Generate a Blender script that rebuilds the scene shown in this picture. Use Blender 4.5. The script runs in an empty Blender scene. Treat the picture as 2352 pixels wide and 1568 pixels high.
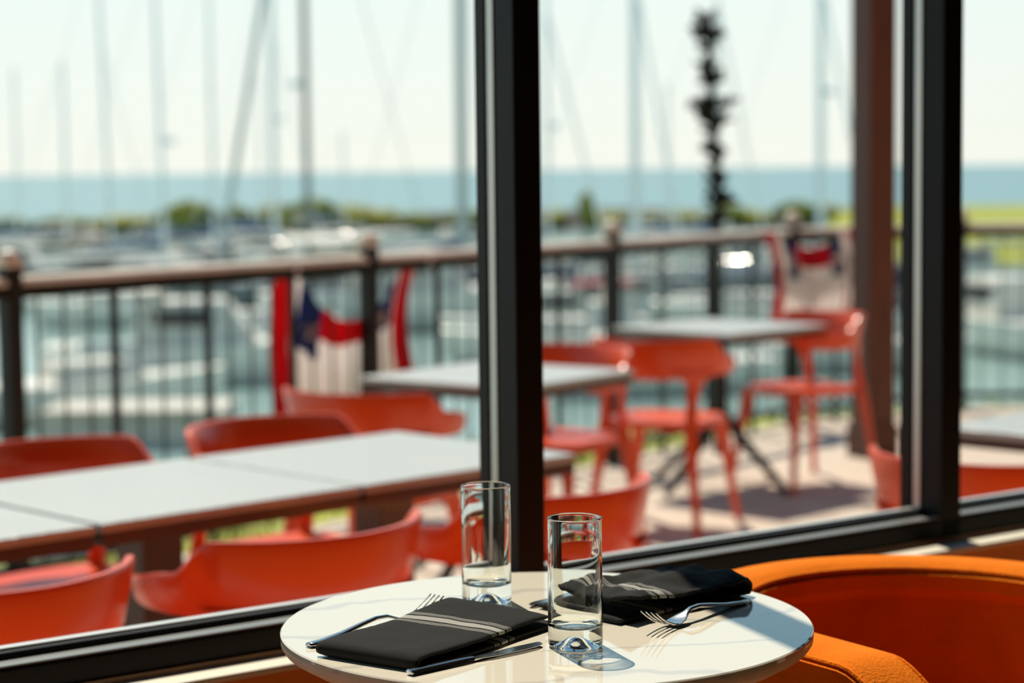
import bpy, bmesh, math, random
from mathutils import Vector, Matrix, noise

random.seed(7)
PI = math.pi
sc = bpy.context.scene
C = sc.collection

# ------------------------------------------------------------------ camera
F_PX, PITCH_DY, ROLL = 4750.0, 394.0, 0.0115        # focal length in px of a 2352 px wide frame
CAM_Z = 1.272
cd = bpy.data.cameras.new('camera')
cam = bpy.data.objects.new('camera', cd)
C.objects.link(cam)
cd.sensor_width = 36.0
cd.lens = F_PX * 36.0 / 2352.0
pit = math.atan(PITCH_DY / F_PX)
rol = math.atan(ROLL)
fwd = Vector((0, math.cos(pit), -math.sin(pit)))
upv = Vector((0, math.sin(pit), math.cos(pit)))
hor = Vector((1, 0, 0))
cx = hor * math.cos(rol) - upv * math.sin(rol)
cy = hor * math.sin(rol) + upv * math.cos(rol)
m = Matrix((cx, cy, -fwd)).transposed().to_4x4()
m.translation = Vector((0, 0, CAM_Z))
cam.matrix_world = m
cd.dof.use_dof = True
cd.dof.focus_distance = 2.27
cd.dof.aperture_fstop = 3.7
cd.clip_start = 0.05
cd.clip_end = 60000
sc.camera = cam

# ------------------------------------------------------------------ sky and sun
world = bpy.data.worlds.new('sky')
sc.world = world
world.use_nodes = True
nt = world.node_tree
for n_ in list(nt.nodes):
    nt.nodes.remove(n_)
tc = nt.nodes.new('ShaderNodeTexCoord')
sx = nt.nodes.new('ShaderNodeSeparateXYZ')
cr = nt.nodes.new('ShaderNodeValToRGB')
bg = nt.nodes.new('ShaderNodeBackground')
ow = nt.nodes.new('ShaderNodeOutputWorld')
nt.links.new(tc.outputs['Generated'], sx.inputs[0])
nt.links.new(sx.outputs['Z'], cr.inputs[0])
nt.links.new(cr.outputs[0], bg.inputs[0])
nt.links.new(bg.outputs[0], ow.inputs[0])
el = cr.color_ramp.elements
el[0].position = 0.0
el[0].color = (1.0, 1.01, 0.92, 1)
el[1].position = 0.08
el[1].color = (0.93, 1.02, 0.98, 1)
e = el.new(0.22); e.color = (0.46, 0.76, 0.94, 1)
e = el.new(0.5); e.color = (0.22, 0.43, 0.66, 1)
e = el.new(1.0); e.color = (0.08, 0.18, 0.36, 1)
bg.inputs['Strength'].default_value = 1.0

SUN_EL = math.radians(58)
sun_to = Vector((-0.34 * math.cos(SUN_EL), 0.94 * math.cos(SUN_EL), math.sin(SUN_EL))).normalized()
sd = bpy.data.lights.new('sun', 'SUN')
sun = bpy.data.objects.new('sun', sd)
C.objects.link(sun)
sd.energy = 6.0
sd.color = (1.0, 0.93, 0.80)
sd.angle = math.radians(0.53)
sd.cycles.is_caustics_light = True
sun.location = sun_to * 60
sun.rotation_euler = sun_to.to_track_quat('Z', 'Y').to_euler()

sc.view_settings.view_transform = 'Standard'
sc.view_settings.look = 'None'
sc.view_settings.gamma = 1.0
sc.view_settings.use_curve_mapping = False
sc.view_settings.exposure = 0.0
cy_ = sc.cycles
cy_.max_bounces = 10
cy_.transmission_bounces = 10
cy_.transparent_max_bounces = 12
cy_.diffuse_bounces = 3
cy_.glossy_bounces = 4
cy_.use_adaptive_sampling = True
cy_.adaptive_threshold = 0.07
cy_.sample_clamp_indirect = 6.0
cy_.caustics_reflective = False
cy_.caustics_refractive = True
cy_.blur_glossy = 0.3

# ------------------------------------------------------------------ helpers
def srgb(r, g, b):
    def f(c):
        c /= 255.0
        return c / 12.92 if c <= 0.04045 else ((c + 0.055) / 1.055) ** 2.4
    return (f(r), f(g), f(b), 1)

def lin(r, g, b):
    return (r, g, b, 1)

def mat(name, col, rough=0.5, metal=0.0, var=0.0, vscale=5.0, bump=0.0, bscale=50.0,
        ior=1.5, sheen=0.0, spec=0.5, coat=0.0, stretch=None):
    mt = bpy.data.materials.new(name)
    mt.use_nodes = True
    t = mt.node_tree
    b = t.nodes['Principled BSDF']
    b.inputs['Base Color'].default_value = col
    b.inputs['Roughness'].default_value = rough
    b.inputs['Metallic'].default_value = metal
    b.inputs['IOR'].default_value = ior
    b.inputs['Specular IOR Level'].default_value = spec
    b.inputs['Coat Weight'].default_value = coat
    if sheen:
        b.inputs['Sheen Weight'].default_value = sheen
    co = t.nodes.new('ShaderNodeTexCoord')
    src = co.outputs['Object']
    if stretch:
        mp = t.nodes.new('ShaderNodeMapping')
        mp.inputs['Scale'].default_value = stretch
        t.links.new(src, mp.inputs[0])
        src = mp.outputs[0]
    if var:
        nz = t.nodes.new('ShaderNodeTexNoise')
        nz.inputs['Scale'].default_value = vscale
        nz.inputs['Detail'].default_value = 5
        t.links.new(src, nz.inputs['Vector'])
        rp = t.nodes.new('ShaderNodeValToRGB')
        rp.color_ramp.elements[0].position = 0.3
        rp.color_ramp.elements[1].position = 0.7
        rp.color_ramp.elements[0].color = tuple(max(0, c * (1 - var)) for c in col[:3]) + (1,)
        rp.color_ramp.elements[1].color = tuple(min(1, c * (1 + var)) for c in col[:3]) + (1,)
        t.links.new(nz.outputs['Fac'], rp.inputs[0])
        t.links.new(rp.outputs[0], b.inputs['Base Color'])
    if bump:
        n2 = t.nodes.new('ShaderNodeTexNoise')
        n2.inputs['Scale'].default_value = bscale
        n2.inputs['Detail'].default_value = 4
        t.links.new(src, n2.inputs['Vector'])
        bp = t.nodes.new('ShaderNodeBump')
        bp.inputs['Strength'].default_value = bump
        bp.inputs['Distance'].default_value = 0.02
        t.links.new(n2.outputs['Fac'], bp.inputs['Height'])
        t.links.new(bp.outputs[0], b.inputs['Normal'])
    return mt


class MB:
    """collects faces and links them as one mesh object"""
    def __init__(self):
        self.v, self.f, self.mi = [], [], []

    def box(self, a, b, mi=0):
        (x0, y0, z0), (x1, y1, z1) = a, b
        i = len(self.v)
        self.v += [(x0, y0, z0), (x1, y0, z0), (x1, y1, z0), (x0, y1, z0),
                   (x0, y0, z1), (x1, y0, z1), (x1, y1, z1), (x0, y1, z1)]
        for q in ((0, 3, 2, 1), (4, 5, 6, 7), (0, 1, 5, 4), (1, 2, 6, 5), (2, 3, 7, 6), (3, 0, 4, 7)):
            self.f.append(tuple(i + k for k in q)); self.mi.append(mi)
        return self

    def tube(self, pts, radii, n=8, mi=0, cap=True, flat=None):
        """swept circle through points; flat = (sx, sy) squash of the section"""
        pts = [Vector(p) for p in pts]
        if not isinstance(radii, (list, tuple)):
            radii = [radii] * len(pts)
        i0 = len(self.v)
        ref = None
        for k, p in enumerate(pts):
            if k == 0: d = pts[1] - pts[0]
            elif k == len(pts) - 1: d = pts[-1] - pts[-2]
            else: d = pts[k + 1] - pts[k - 1]
            d.normalize()
            if ref is None:
                ref = Vector((0, 0, 1)) if abs(d.z) < 0.9 else Vector((1, 0, 0))
            a = d.cross(ref).normalized()
            b = a.cross(d).normalized()
            for j in range(n):
                th = 2 * PI * j / n
                sx_, sy_ = flat if flat else (1, 1)
                self.v.append(tuple(p + a * (math.cos(th) * radii[k] * sx_) + b * (math.sin(th) * radii[k] * sy_)))
        for k in range(len(pts) - 1):
            for j in range(n):
                a = i0 + k * n + j; b = i0 + k * n + (j + 1) % n
                self.f.append((a, b, b + n, a + n)); self.mi.append(mi)
        if cap:
            self.f.append(tuple(i0 + j for j in range(n - 1, -1, -1))); self.mi.append(mi)
            e0 = i0 + (len(pts) - 1) * n
            self.f.append(tuple(e0 + j for j in range(n))); self.mi.append(mi)
        return self

    def lathe(self, prof, n=32, mi=0, close=False):
        i0 = len(self.v)
        rings = []
        for (r, z) in prof:
            if r < 1e-6:
                rings.append([len(self.v)]); self.v.append((0, 0, z))
            else:
                rings.append(list(range(len(self.v), len(self.v) + n)))
                self.v += [(r * math.cos(2 * PI * j / n), r * math.sin(2 * PI * j / n), z) for j in range(n)]
        pairs = list(zip(rings[:-1], rings[1:]))
        if close: pairs.append((rings[-1], rings[0]))
        for A, B in pairs:
            for j in range(n):
                k = (j + 1) % n
                if len(A) == 1 and len(B) == 1: continue
                if len(A) == 1: q = (A[0], B[k], B[j])
                elif len(B) == 1: q = (A[j], A[k], B[0])
                else: q = (A[j], A[k], B[k], B[j])
                self.f.append(q); self.mi.append(mi)
        return self

    def grid(self, rows, mi=0, loop=False, midx=None):
        """rows: list of equal-length lists of points"""
        i0 = len(self.v)
        w = len(rows[0])
        for r in rows:
            self.v += [tuple(p) for p in r]
        for a in range(len(rows) - 1):
            for b in range(w if loop else w - 1):
                b2 = (b + 1) % w
                self.f.append((i0 + a * w + b, i0 + a * w + b2, i0 + (a + 1) * w + b2, i0 + (a + 1) * w + b))
                self.mi.append(midx(a, b) if midx else mi)
        return self

    def poly(self, pts, mi=0):
        i = len(self.v)
        self.v += [tuple(p) for p in pts]
        self.f.append(tuple(range(i, i + len(pts)))); self.mi.append(mi)
        return self

    def prism(self, outline, z0, z1, mi=0):
        i = len(self.v); n = len(outline)
        self.v += [(x, y, z0) for x, y in outline] + [(x, y, z1) for x, y in outline]
        self.f.append(tuple(i + k for k in range(n - 1, -1, -1))); self.mi.append(mi)
        self.f.append(tuple(i + n + k for k in range(n))); self.mi.append(mi)
        for k in range(n):
            k2 = (k + 1) % n
            self.f.append((i + k, i + k2, i + n + k2, i + n + k)); self.mi.append(mi)
        return self

    def mesh(self, name, mats, smooth=False, bevel=0.0, segs=2):
        me = bpy.data.meshes.new(name)
        me.from_pydata(self.v, [], self.f)
        if not isinstance(mats, (list, tuple)): mats = [mats]
        for q in mats: me.materials.append(q)
        if len(mats) > 1:
            for p, k in zip(me.polygons, self.mi): p.material_index = k
        bm = bmesh.new(); bm.from_mesh(me)
        bmesh.ops.recalc_face_normals(bm, faces=bm.faces)
        if bevel:
            es = [e_ for e_ in bm.edges if len(e_.link_faces) == 2 and e_.calc_face_angle(0) > 0.5]
            bmesh.ops.bevel(bm, geom=es, offset=bevel, segments=segs, affect='EDGES', profile=0.5)
        bm.to_mesh(me); bm.free()
        if smooth:
            for p in me.polygons: p.use_smooth = True
            if smooth != 'all':
                me.set_sharp_from_angle(angle=math.radians(40))
        return me

    def build(self, name, mats, parent=None, **kw):
        return link(name, self.mesh(name, mats, **kw), parent)


def link(name, me, parent=None, loc=None, rz=None):
    o = bpy.data.objects.new(name, me)
    C.objects.link(o)
    if parent is not None: o.parent = parent
    if loc is not None: o.location = loc
    if rz is not None: o.rotation_euler = (0, 0, rz)
    return o

def tag(o, label=None, cat=None, group=None, kind=None):
    if label: o['label'] = label
    if cat: o['category'] = cat
    if group: o['group'] = group
    if kind: o['kind'] = kind
    return o

def thing(name, label, cat, loc=(0, 0, 0), rz=0.0, group=None, kind=None):
    o = bpy.data.objects.new(name, None)
    C.objects.link(o)
    o.empty_display_size = 0.1
    o.location = loc; o.rotation_euler = (0, 0, rz)
    return tag(o, label, cat, group, kind)

def copy_tree(o, parent=None):
    c = o.copy(); C.objects.link(c); c.parent = parent
    for ch in list(o.children): copy_tree(ch, c)
    return c

def facing(dx, dy):
    """z rotation that turns local +Y to the direction (dx, dy)"""
    return math.atan2(-dx, dy)

def on_bearing(px, d):
    """ground point seen at column px of the frame, d metres ahead"""
    return (px - 1176.0) / F_PX * d, d

# ------------------------------------------------------------------ materials
M = {}
M['alu'] = mat('dark_bronze_aluminium', lin(0.010, 0.0085, 0.007), 0.45, 0.0, var=0.1, spec=0.2)
M['alu_bead'] = mat('aluminium_spacer', lin(0.62, 0.60, 0.55), 0.35, 0.7, var=0.05)
M['bead'] = mat('satin_glazing_bead', lin(0.36, 0.36, 0.34), 0.32, 0.6, var=0.05)
M['gasket'] = mat('rubber_gasket', lin(0.012, 0.012, 0.012), 0.6, var=0.2)
M['sill'] = mat('painted_sill', lin(0.78, 0.70, 0.56), 0.45, var=0.05, vscale=4)
M['wood_strip'] = mat('wood_strip', lin(0.30, 0.16, 0.07), 0.5, var=0.2, vscale=14, stretch=(1, 12, 12))
M['lower_wall'] = mat('terracotta_paint', lin(0.78, 0.25, 0.05), 0.6, var=0.06, vscale=3, bump=0.05)
M['wall'] = mat('warm_grey_paint', lin(0.12, 0.09, 0.07), 0.7, var=0.05, bump=0.05)
M['ceiling'] = mat('dark_ceiling_paint', lin(0.04, 0.038, 0.036), 0.8, var=0.05)
M['sky_block'] = mat('dark_brown_cladding', lin(0.055, 0.03, 0.02), 0.7, var=0.2, vscale=2, stretch=(1, 1, 8))
M['floor'] = mat('brown_wood_floor', lin(0.44, 0.24, 0.13), 0.45, var=0.25, vscale=3, stretch=(1, 9, 1), bump=0.05)
M['orange_plastic'] = mat('orange_red_plastic', lin(0.70, 0.072, 0.009), 0.27, var=0.05, vscale=3, bump=0.02, bscale=200, spec=0.5)
M['velvet'] = mat('orange_velvet', lin(0.78, 0.175, 0.003), 0.85, var=0.08, vscale=18, bump=0.25, bscale=260, spec=0.08)
M['dark_wood_leg'] = mat('dark_walnut', lin(0.045, 0.022, 0.012), 0.4, var=0.3, vscale=12, stretch=(8, 8, 1))
M['table_edge'] = mat('tan_table_edge', lin(0.80, 0.60, 0.45), 0.5, var=0.06, vscale=30)
M['iron'] = mat('black_iron', lin(0.012, 0.012, 0.012), 0.45, 0.4, var=0.1)
M['rail'] = mat('black_railing_paint', lin(0.006, 0.0055, 0.005), 0.30, 0.0, var=0.15, vscale=10, spec=0.25)
M['hand_rail'] = mat('tan_hand_rail', lin(0.70, 0.60, 0.48), 0.4, 0.0, var=0.12, vscale=6)
M['brown_steel'] = mat('dark_brown_table_frame', lin(0.06, 0.028, 0.02), 0.5, var=0.15)
M['steel'] = mat('stainless_steel', lin(0.62, 0.60, 0.57), 0.16, 1.0, bump=0.02, bscale=400)
M['red_cloth'] = mat('red_bunting_cloth', lin(0.62, 0.012, 0.035), 0.8, var=0.1, bump=0.1, bscale=200)
M['white_cloth'] = mat('white_bunting_cloth', lin(0.93, 0.86, 0.84), 0.8, var=0.04, bump=0.1, bscale=200)
M['blue_cloth'] = mat('blue_bunting_cloth', lin(0.03, 0.08, 0.22), 0.8, var=0.1, bump=0.1, bscale=200)
M['post_wood'] = mat('red_brown_timber', lin(0.095, 0.03, 0.015), 0.6, var=0.35, vscale=6, stretch=(8, 8, 0.6), bump=0.1)
M['plank'] = mat('weathered_deck_board', lin(0.56, 0.44, 0.34), 0.65, var=0.18, vscale=4, stretch=(10, 1, 1), bump=0.1)
M['plank2'] = mat('weathered_deck_board_dark', lin(0.49, 0.37, 0.28), 0.65, var=0.2, vscale=4, stretch=(10, 1, 1), bump=0.1)
M['joist'] = mat('deck_joist', lin(0.06, 0.045, 0.035), 0.8, var=0.2)
M['grass'] = mat('lawn', lin(0.26, 0.27, 0.02), 0.9, var=0.4, vscale=1.5, bump=0.4, bscale=25)
M['soil'] = mat('bank_soil', lin(0.11, 0.11, 0.035), 0.95, var=0.4, vscale=0.6, bump=0.4, bscale=6)
M['rock'] = mat('breakwater_rock', lin(0.07, 0.065, 0.06), 0.9, var=0.5, vscale=0.6, bump=0.4, bscale=3)
M['leaf'] = mat('olive_foliage', lin(0.17, 0.18, 0.015), 0.85, var=0.6, vscale=0.8, bump=0.5, bscale=6)
M['leaf_y'] = mat('yellow_green_foliage', lin(0.30, 0.26, 0.02), 0.85, var=0.5, vscale=0.8, bump=0.5, bscale=6)
M['dark_leaf'] = mat('dark_needles', lin(0.018, 0.017, 0.013), 0.9, var=0.4, vscale=8)
M['bark'] = mat('dark_bark', lin(0.03, 0.025, 0.02), 0.9, var=0.3, vscale=10)
M['hull_white'] = mat('white_gelcoat', lin(0.74, 0.69, 0.60), 0.42, var=0.08, vscale=1)
M['hull_navy'] = mat('navy_gelcoat', lin(0.03, 0.05, 0.10), 0.25, var=0.1, vscale=1)
M['hull_grey'] = mat('grey_gelcoat', lin(0.16, 0.17, 0.17), 0.35, var=0.1, vscale=1)
M['cabin'] = mat('cream_cabin', lin(0.66, 0.60, 0.50), 0.45, var=0.08, vscale=1)
M['boat_glass'] = mat('boat_window', lin(0.02, 0.025, 0.03), 0.08, var=0.1)
M['canvas_blue'] = mat('blue_canvas', lin(0.04, 0.10, 0.18), 0.8, var=0.1)
M['canvas_tan'] = mat('tan_canvas', lin(0.42, 0.34, 0.25), 0.8, var=0.1)
M['canvas_red'] = mat('red_canvas', lin(0.30, 0.02, 0.03), 0.8, var=0.1)
M['mast_pale'] = mat('pale_mast', lin(0.82, 0.84, 0.80), 0.5, 0.0, var=0.05)
M['mast_mid'] = mat('grey_mast', lin(0.45, 0.48, 0.44), 0.5, 0.0, var=0.05)
M['mast_dark'] = mat('dark_mast', lin(0.16, 0.18, 0.16), 0.4, 0.0, var=0.05)
M['concrete'] = mat('pale_concrete', lin(0.52, 0.47, 0.40), 0.8, var=0.12, vscale=1.5, bump=0.1)
M['dock'] = mat('dock_planking', lin(0.46, 0.38, 0.29), 0.75, var=0.2, vscale=2)
M['pile'] = mat('pier_pile', lin(0.06, 0.045, 0.035), 0.8, var=0.3)

# marble-look glossy table top with faint veins
mt = mat('white_marble_laminate', lin(0.74, 0.66, 0.53), 0.045, spec=0.8)
t = mt.node_tree; b = t.nodes['Principled BSDF']
co = t.nodes.new('ShaderNodeTexCoord')
wv = t.nodes.new('ShaderNodeTexWave'); wv.wave_type = 'BANDS'
wv.inputs['Scale'].default_value = 2.2; wv.inputs['Distortion'].default_value = 7.0
wv.inputs['Detail'].default_value = 4.0; wv.inputs['Detail Scale'].default_value = 1.3
mp = t.nodes.new('ShaderNodeMapping'); mp.inputs['Rotation'].default_value = (0, 0, 1.35)
rp = t.nodes.new('ShaderNodeValToRGB')
rp.color_ramp.elements[0].position = 0.0; rp.color_ramp.elements[0].color = lin(0.60, 0.545, 0.46)
rp.color_ramp.elements[1].position = 0.035; rp.color_ramp.elements[1].color = lin(0.76, 0.675, 0.54)
t.links.new(co.outputs['Object'], mp.inputs[0]); t.links.new(mp.outputs[0], wv.inputs['Vector'])
t.links.new(wv.outputs['Fac'], rp.inputs[0]); t.links.new(rp.outputs[0], b.inputs['Base Color'])
M['marble'] = mt

# pierced / hammered pale metal of the terrace table tops
mt = mat('pale_hammered_table_metal', lin(0.38, 0.39, 0.37), 0.42, 0.2)
t = mt.node_tree; b = t.nodes['Principled BSDF']
co = t.nodes.new('ShaderNodeTexCoord')
vo = t.nodes.new('ShaderNodeTexVoronoi'); vo.inputs['Scale'].default_value = 75
bp = t.nodes.new('ShaderNodeBump'); bp.inputs['Strength'].default_value = 0.45; bp.inputs['Distance'].default_value = 0.004
t.links.new(co.outputs['Object'], vo.inputs['Vector']); t.links.new(vo.outputs['Distance'], bp.inputs['Height'])
t.links.new(bp.outputs[0], b.inputs['Normal'])
M['terrace_top'] = mt

for q in ('red_cloth', 'white_cloth', 'blue_cloth'):
    t = M[q].node_tree; b = t.nodes['Principled BSDF']
    tl = t.nodes.new('ShaderNodeBsdfTranslucent'); mx = t.nodes.new('ShaderNodeMixShader'); mx.inputs[0].default_value = 0.62
    rp_ = [n_ for n_ in t.nodes if n_.type == 'VALTORGB'][0]
    t.links.new(rp_.outputs[0], tl.inputs['Color'])
    t.links.new(b.outputs[0], mx.inputs[1]); t.links.new(tl.outputs[0], mx.inputs[2])
    t.links.new(mx.outputs[0], t.nodes['Material Output'].inputs[0])

# window pane: clear, thin, with a Fresnel reflection
mt = bpy.data.materials.new('window_glass'); mt.use_nodes = True
t = mt.node_tree
for n_ in list(t.nodes): t.nodes.remove(n_)
o_ = t.nodes.new('ShaderNodeOutputMaterial'); mx = t.nodes.new('ShaderNodeMixShader')
tr = t.nodes.new('ShaderNodeBsdfTransparent'); gl = t.nodes.new('ShaderNodeBsdfGlossy'); fr = t.nodes.new('ShaderNodeLayerWeight')
ng = t.nodes.new('ShaderNodeTexNoise'); ng.inputs['Scale'].default_value = 2.0
tr.inputs[0].default_value = (0.985, 0.993, 0.985, 1)
gl.inputs['Roughness'].default_value = 0.0
fr.inputs['Blend'].default_value = 0.5
pw_ = t.nodes.new('ShaderNodeMath'); pw_.operation = 'POWER'; pw_.inputs[1].default_value = 5.0
ma_ = t.nodes.new('ShaderNodeMath'); ma_.operation = 'MULTIPLY_ADD'; ma_.inputs[1].default_value = 0.9; ma_.inputs[2].default_value = 0.014
t.links.new(fr.outputs['Facing'], pw_.inputs[0]); t.links.new(pw_.outputs[0], ma_.inputs[0])
t.links.new(ma_.outputs[0], mx.inputs[0]); t.links.new(tr.outputs[0], mx.inputs[1]); t.links.new(gl.outputs[0], mx.inputs[2])
t.links.new(mx.outputs[0], o_.inputs[0])
M['pane'] = mt

# drinking glass
mt = bpy.data.materials.new('clear_drinking_glass'); mt.use_nodes = True
t = mt.node_tree
for n_ in list(t.nodes): t.nodes.remove(n_)
o_ = t.nodes.new('ShaderNodeOutputMaterial'); g_ = t.nodes.new('ShaderNodeBsdfGlass')
g_.inputs['Color'].default_value = (0.985, 0.995, 0.985, 1); g_.inputs['Roughness'].default_value = 0.0; g_.inputs['IOR'].default_value = 1.48
t.links.new(g_.outputs[0], o_.inputs[0])
M['glass'] = mt

# black napkin with a woven white stripe: broad band between two sets of three lines, along local x
def napkin_mat(name, centre):
    mt = mat(name, lin(0.021, 0.0193, 0.0172), 0.9, spec=0.12)
    t = mt.node_tree; b = t.nodes['Principled BSDF']
    co = t.nodes.new('ShaderNodeTexCoord'); sp = t.nodes.new('ShaderNodeSeparateXYZ')
    t.links.new(co.outputs['Object'], sp.inputs[0])
    def mathn(op, a, c=None):
        nd = t.nodes.new('ShaderNodeMath'); nd.operation = op
        for k, q in enumerate((a, c)):
            if q is None: continue
            if isinstance(q, (int, float)): nd.inputs[k].default_value = q
            else: t.links.new(q, nd.inputs[k])
        return nd.outputs[0]
    dist = mathn('ABSOLUTE', mathn('SUBTRACT', sp.outputs['X'], centre))
    band = mathn('LESS_THAN', dist, 0.0062)
    tot = band
    for k in range(3):
        ln = mathn('LESS_THAN', mathn('ABSOLUTE', mathn('SUBTRACT', dist, 0.0122 + 0.0034 * k)), 0.0007)
        tot = mathn('ADD', tot, ln)
    mx = t.nodes.new('ShaderNodeMix'); mx.data_type = 'RGBA'
    mx.inputs[6].default_value = lin(0.021, 0.0193, 0.0172); mx.inputs[7].default_value = lin(0.34, 0.32, 0.28)
    t.links.new(tot, mx.inputs[0]); t.links.new(mx.outputs[2], b.inputs['Base Color'])
    wvx = t.nodes.new('ShaderNodeTexNoise'); wvx.inputs['Scale'].default_value = 900
    bp = t.nodes.new('ShaderNodeBump'); bp.inputs['Strength'].default_value = 0.35; bp.inputs['Distance'].default_value = 0.001
    t.links.new(co.outputs['Object'], wvx.inputs['Vector']); t.links.new(wvx.outputs['Fac'], bp.inputs['Height'])
    t.links.new(bp.outputs[0], b.inputs['Normal'])
    return mt
M['napkin'] = napkin_mat('black_striped_napkin', 0.028)
M['napkin2'] = napkin_mat('black_striped_napkin_b', 0.050)

# water
def water_mat(name, col, rough, bscale, bstr):
    mt = mat(name, col, rough, spec=0.5, ior=1.33)
    t = mt.node_tree; b = t.nodes['Principled BSDF']
    co = t.nodes.new('ShaderNodeTexCoord')
    mp = t.nodes.new('ShaderNodeMapping'); mp.inputs['Scale'].default_value = (0.6, 1.6, 1)
    n1 = t.nodes.new('ShaderNodeTexNoise'); n1.inputs['Scale'].default_value = bscale; n1.inputs['Detail'].default_value = 6
    bp = t.nodes.new('ShaderNodeBump'); bp.inputs['Strength'].default_value = bstr; bp.inputs['Distance'].default_value = 0.3
    t.links.new(co.outputs['Object'], mp.inputs[0]); t.links.new(mp.outputs[0], n1.inputs['Vector'])
    t.links.new(n1.outputs['Fac'], bp.inputs['Height']); t.links.new(bp.outputs[0], b.inputs['Normal'])
    return mt
M['sea'] = water_mat('open_sea_water', lin(0.16, 0.27, 0.28), 0.5, 0.15, 0.35)
M['harbour'] = water_mat('harbour_water', lin(0.27, 0.38, 0.35), 0.12, 0.9, 0.10)

# ------------------------------------------------------------------ window wall, in wall coordinates
# origin: glass line, local x along the wall, local y outwards, z up
WALL_O = Vector((-0.675, 2.664, 0))
WALL_A = math.atan2(0.593, 0.805)
WALL_M = Matrix.Translation(WALL_O) @ Matrix.Rotation(WALL_A, 4, 'Z')

def wall_pt(s, y, z=0.0):
    return WALL_M @ Vector((s, y, z))

def place_wall(o):
    o.location = WALL_O; o.rotation_euler = (0, 0, WALL_A)
    return o

S0, S1 = -4.2, 7.6          # room along the wall
DEPTH = 6.0
HEAD, ROOF = 2.95, 3.25
DECK_Z = -0.18
PITCH = 0.942
MUL = [0.835 + PITCH * k for k in range(-4, 6)]

w = MB(); w.box((S0, -0.05, -0.0), (S1, 0.08, 0.575)); w.box((S0, -0.095, 0.0), (S1, -0.0505, 0.5895)); w.box((S0, -0.05, HEAD + 0.06), (S1, 0.08, ROOF))
w.box((S0, -0.05, 0.575), (MUL[0] - 0.026, 0.08, HEAD + 0.06)); w.box((MUL[-1] + 0.026, -0.05, 0.575), (S1, 0.08, HEAD + 0.06))
tag(place_wall(w.build('wall_window', M['lower_wall'])), 'terracotta painted wall below the window sill', kind='structure')
w = MB(); w.box((S0, -DEPTH - 0.12, 0), (S1, -DEPTH, ROOF))
tag(place_wall(w.build('wall_back', M['wall'])), 'warm grey wall at the back of the dining room', kind='structure')
w = MB(); w.box((S0 - 0.12, -DEPTH, 0), (S0, 0.08, ROOF))
tag(place_wall(w.build('wall_left', M['wall'])), 'warm grey left end wall', kind='structure')
w = MB(); w.box((S1, -DEPTH, 0), (S1 + 0.12, 0.08, ROOF))
tag(place_wall(w.build('wall_right', M['wall'])), 'warm grey right end wall', kind='structure')
w = MB(); w.box((S0, -DEPTH, -0.1), (S1, 0.05, 0.0))
tag(place_wall(w.build('floor', M['floor'])), 'brown wooden dining room floor', kind='structure')
w = MB(); w.box((S0, -DEPTH, ROOF), (S1, 0.08, ROOF + 0.1))
tag(place_wall(w.build('ceiling', M['ceiling'])), 'dark ceiling of the dining room', kind='structure')

# unseen building mass added above and beside the dining room to block sky light
w = MB(); w.box((-16, -DEPTH - 0.12, ROOF + 0.1), (22, 0.08, 7.2))
w.box((-16, -DEPTH - 0.12, -0.6), (S0 - 0.12, 0.08, ROOF + 0.1)); w.box((S1 + 0.12, -DEPTH - 0.12, -0.6), (22, 0.08, ROOF + 0.1))
tag(place_wall(w.build('wall_sky_block', M['sky_block'])), 'unseen dark brown building mass added around the dining room to block sky light', kind='structure')

# sill board, wood strip, bottom and head rails
w = MB(); w.box((S0, -0.112, 0.590), (S1, -0.050, 0.600))
tag(place_wall(w.build('trim_1', M['sill'], bevel=0.003)), 'cream painted window sill board', kind='structure')
w = MB(); w.box((S0, -0.058, 0.600), (S1, -0.050, 0.607))
tag(place_wall(w.build('trim_2', M['wood_strip'])), 'thin brown strip between sill and window frame', kind='structure')
# bottom rail: stepped profile with a ledge rising to the glass
prof = [(-0.05, 0.600), (-0.05, 0.637), (-0.046, 0.641), (-0.018, 0.641), (-0.018, 0.634), (-0.012, 0.634), (-0.012, 0.652),
        (0.028, 0.652), (0.028, 0.641), (0.05, 0.637), (0.05, 0.575), (-0.05, 0.575)]
w = MB(); w.grid([[(s, y, z) for y, z in prof] for s in (MUL[0], MUL[-1])], loop=True)
tag(place_wall(w.build('trim_3', M['alu'], bevel=0.0)), 'dark aluminium bottom rail of the window frame', kind='structure')
o = place_wall(MB().box((MUL[0], -0.0475, 0.6412), (MUL[-1], -0.020, 0.6435)).build('trim_15', M['bead']))
tag(o, 'pale glazing bead along the foot of the window', kind='structure')
w = MB(); w.box((MUL[0], -0.05, HEAD), (MUL[-1], 0.05, HEAD + 0.06))
tag(place_wall(w.build('trim_4', M['alu'])), 'dark aluminium head rail of the window frame', kind='structure')
def mullion_mesh():
    w = MB()
    # interior tube, glass pocket, exterior cover
    pr = [(-0.0255, -0.05), (0.0255, -0.05), (0.0255, -0.004), (0.019, -0.004), (0.019, 0.024), (0.0255, 0.024),
          (0.0255, 0.05), (-0.0255, 0.05), (-0.0255, 0.024), (-0.019, 0.024), (-0.019, -0.004), (-0.0255, -0.004)]
    w.grid([[(x, y, z) for x, y in pr] for z in (0.60, HEAD)], loop=True)
    return w.mesh('mullion', M['alu'], bevel=0.0012, segs=1)
mm = mullion_mesh()
for k, s in enumerate(MUL):
    o = link('trim_%d' % (k + 5), mm)
    o.matrix_world = WALL_M @ Matrix.Translation((s, 0, 0))
    tag(o, 'dark aluminium mullion between two window panes', kind='structure')
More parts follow.
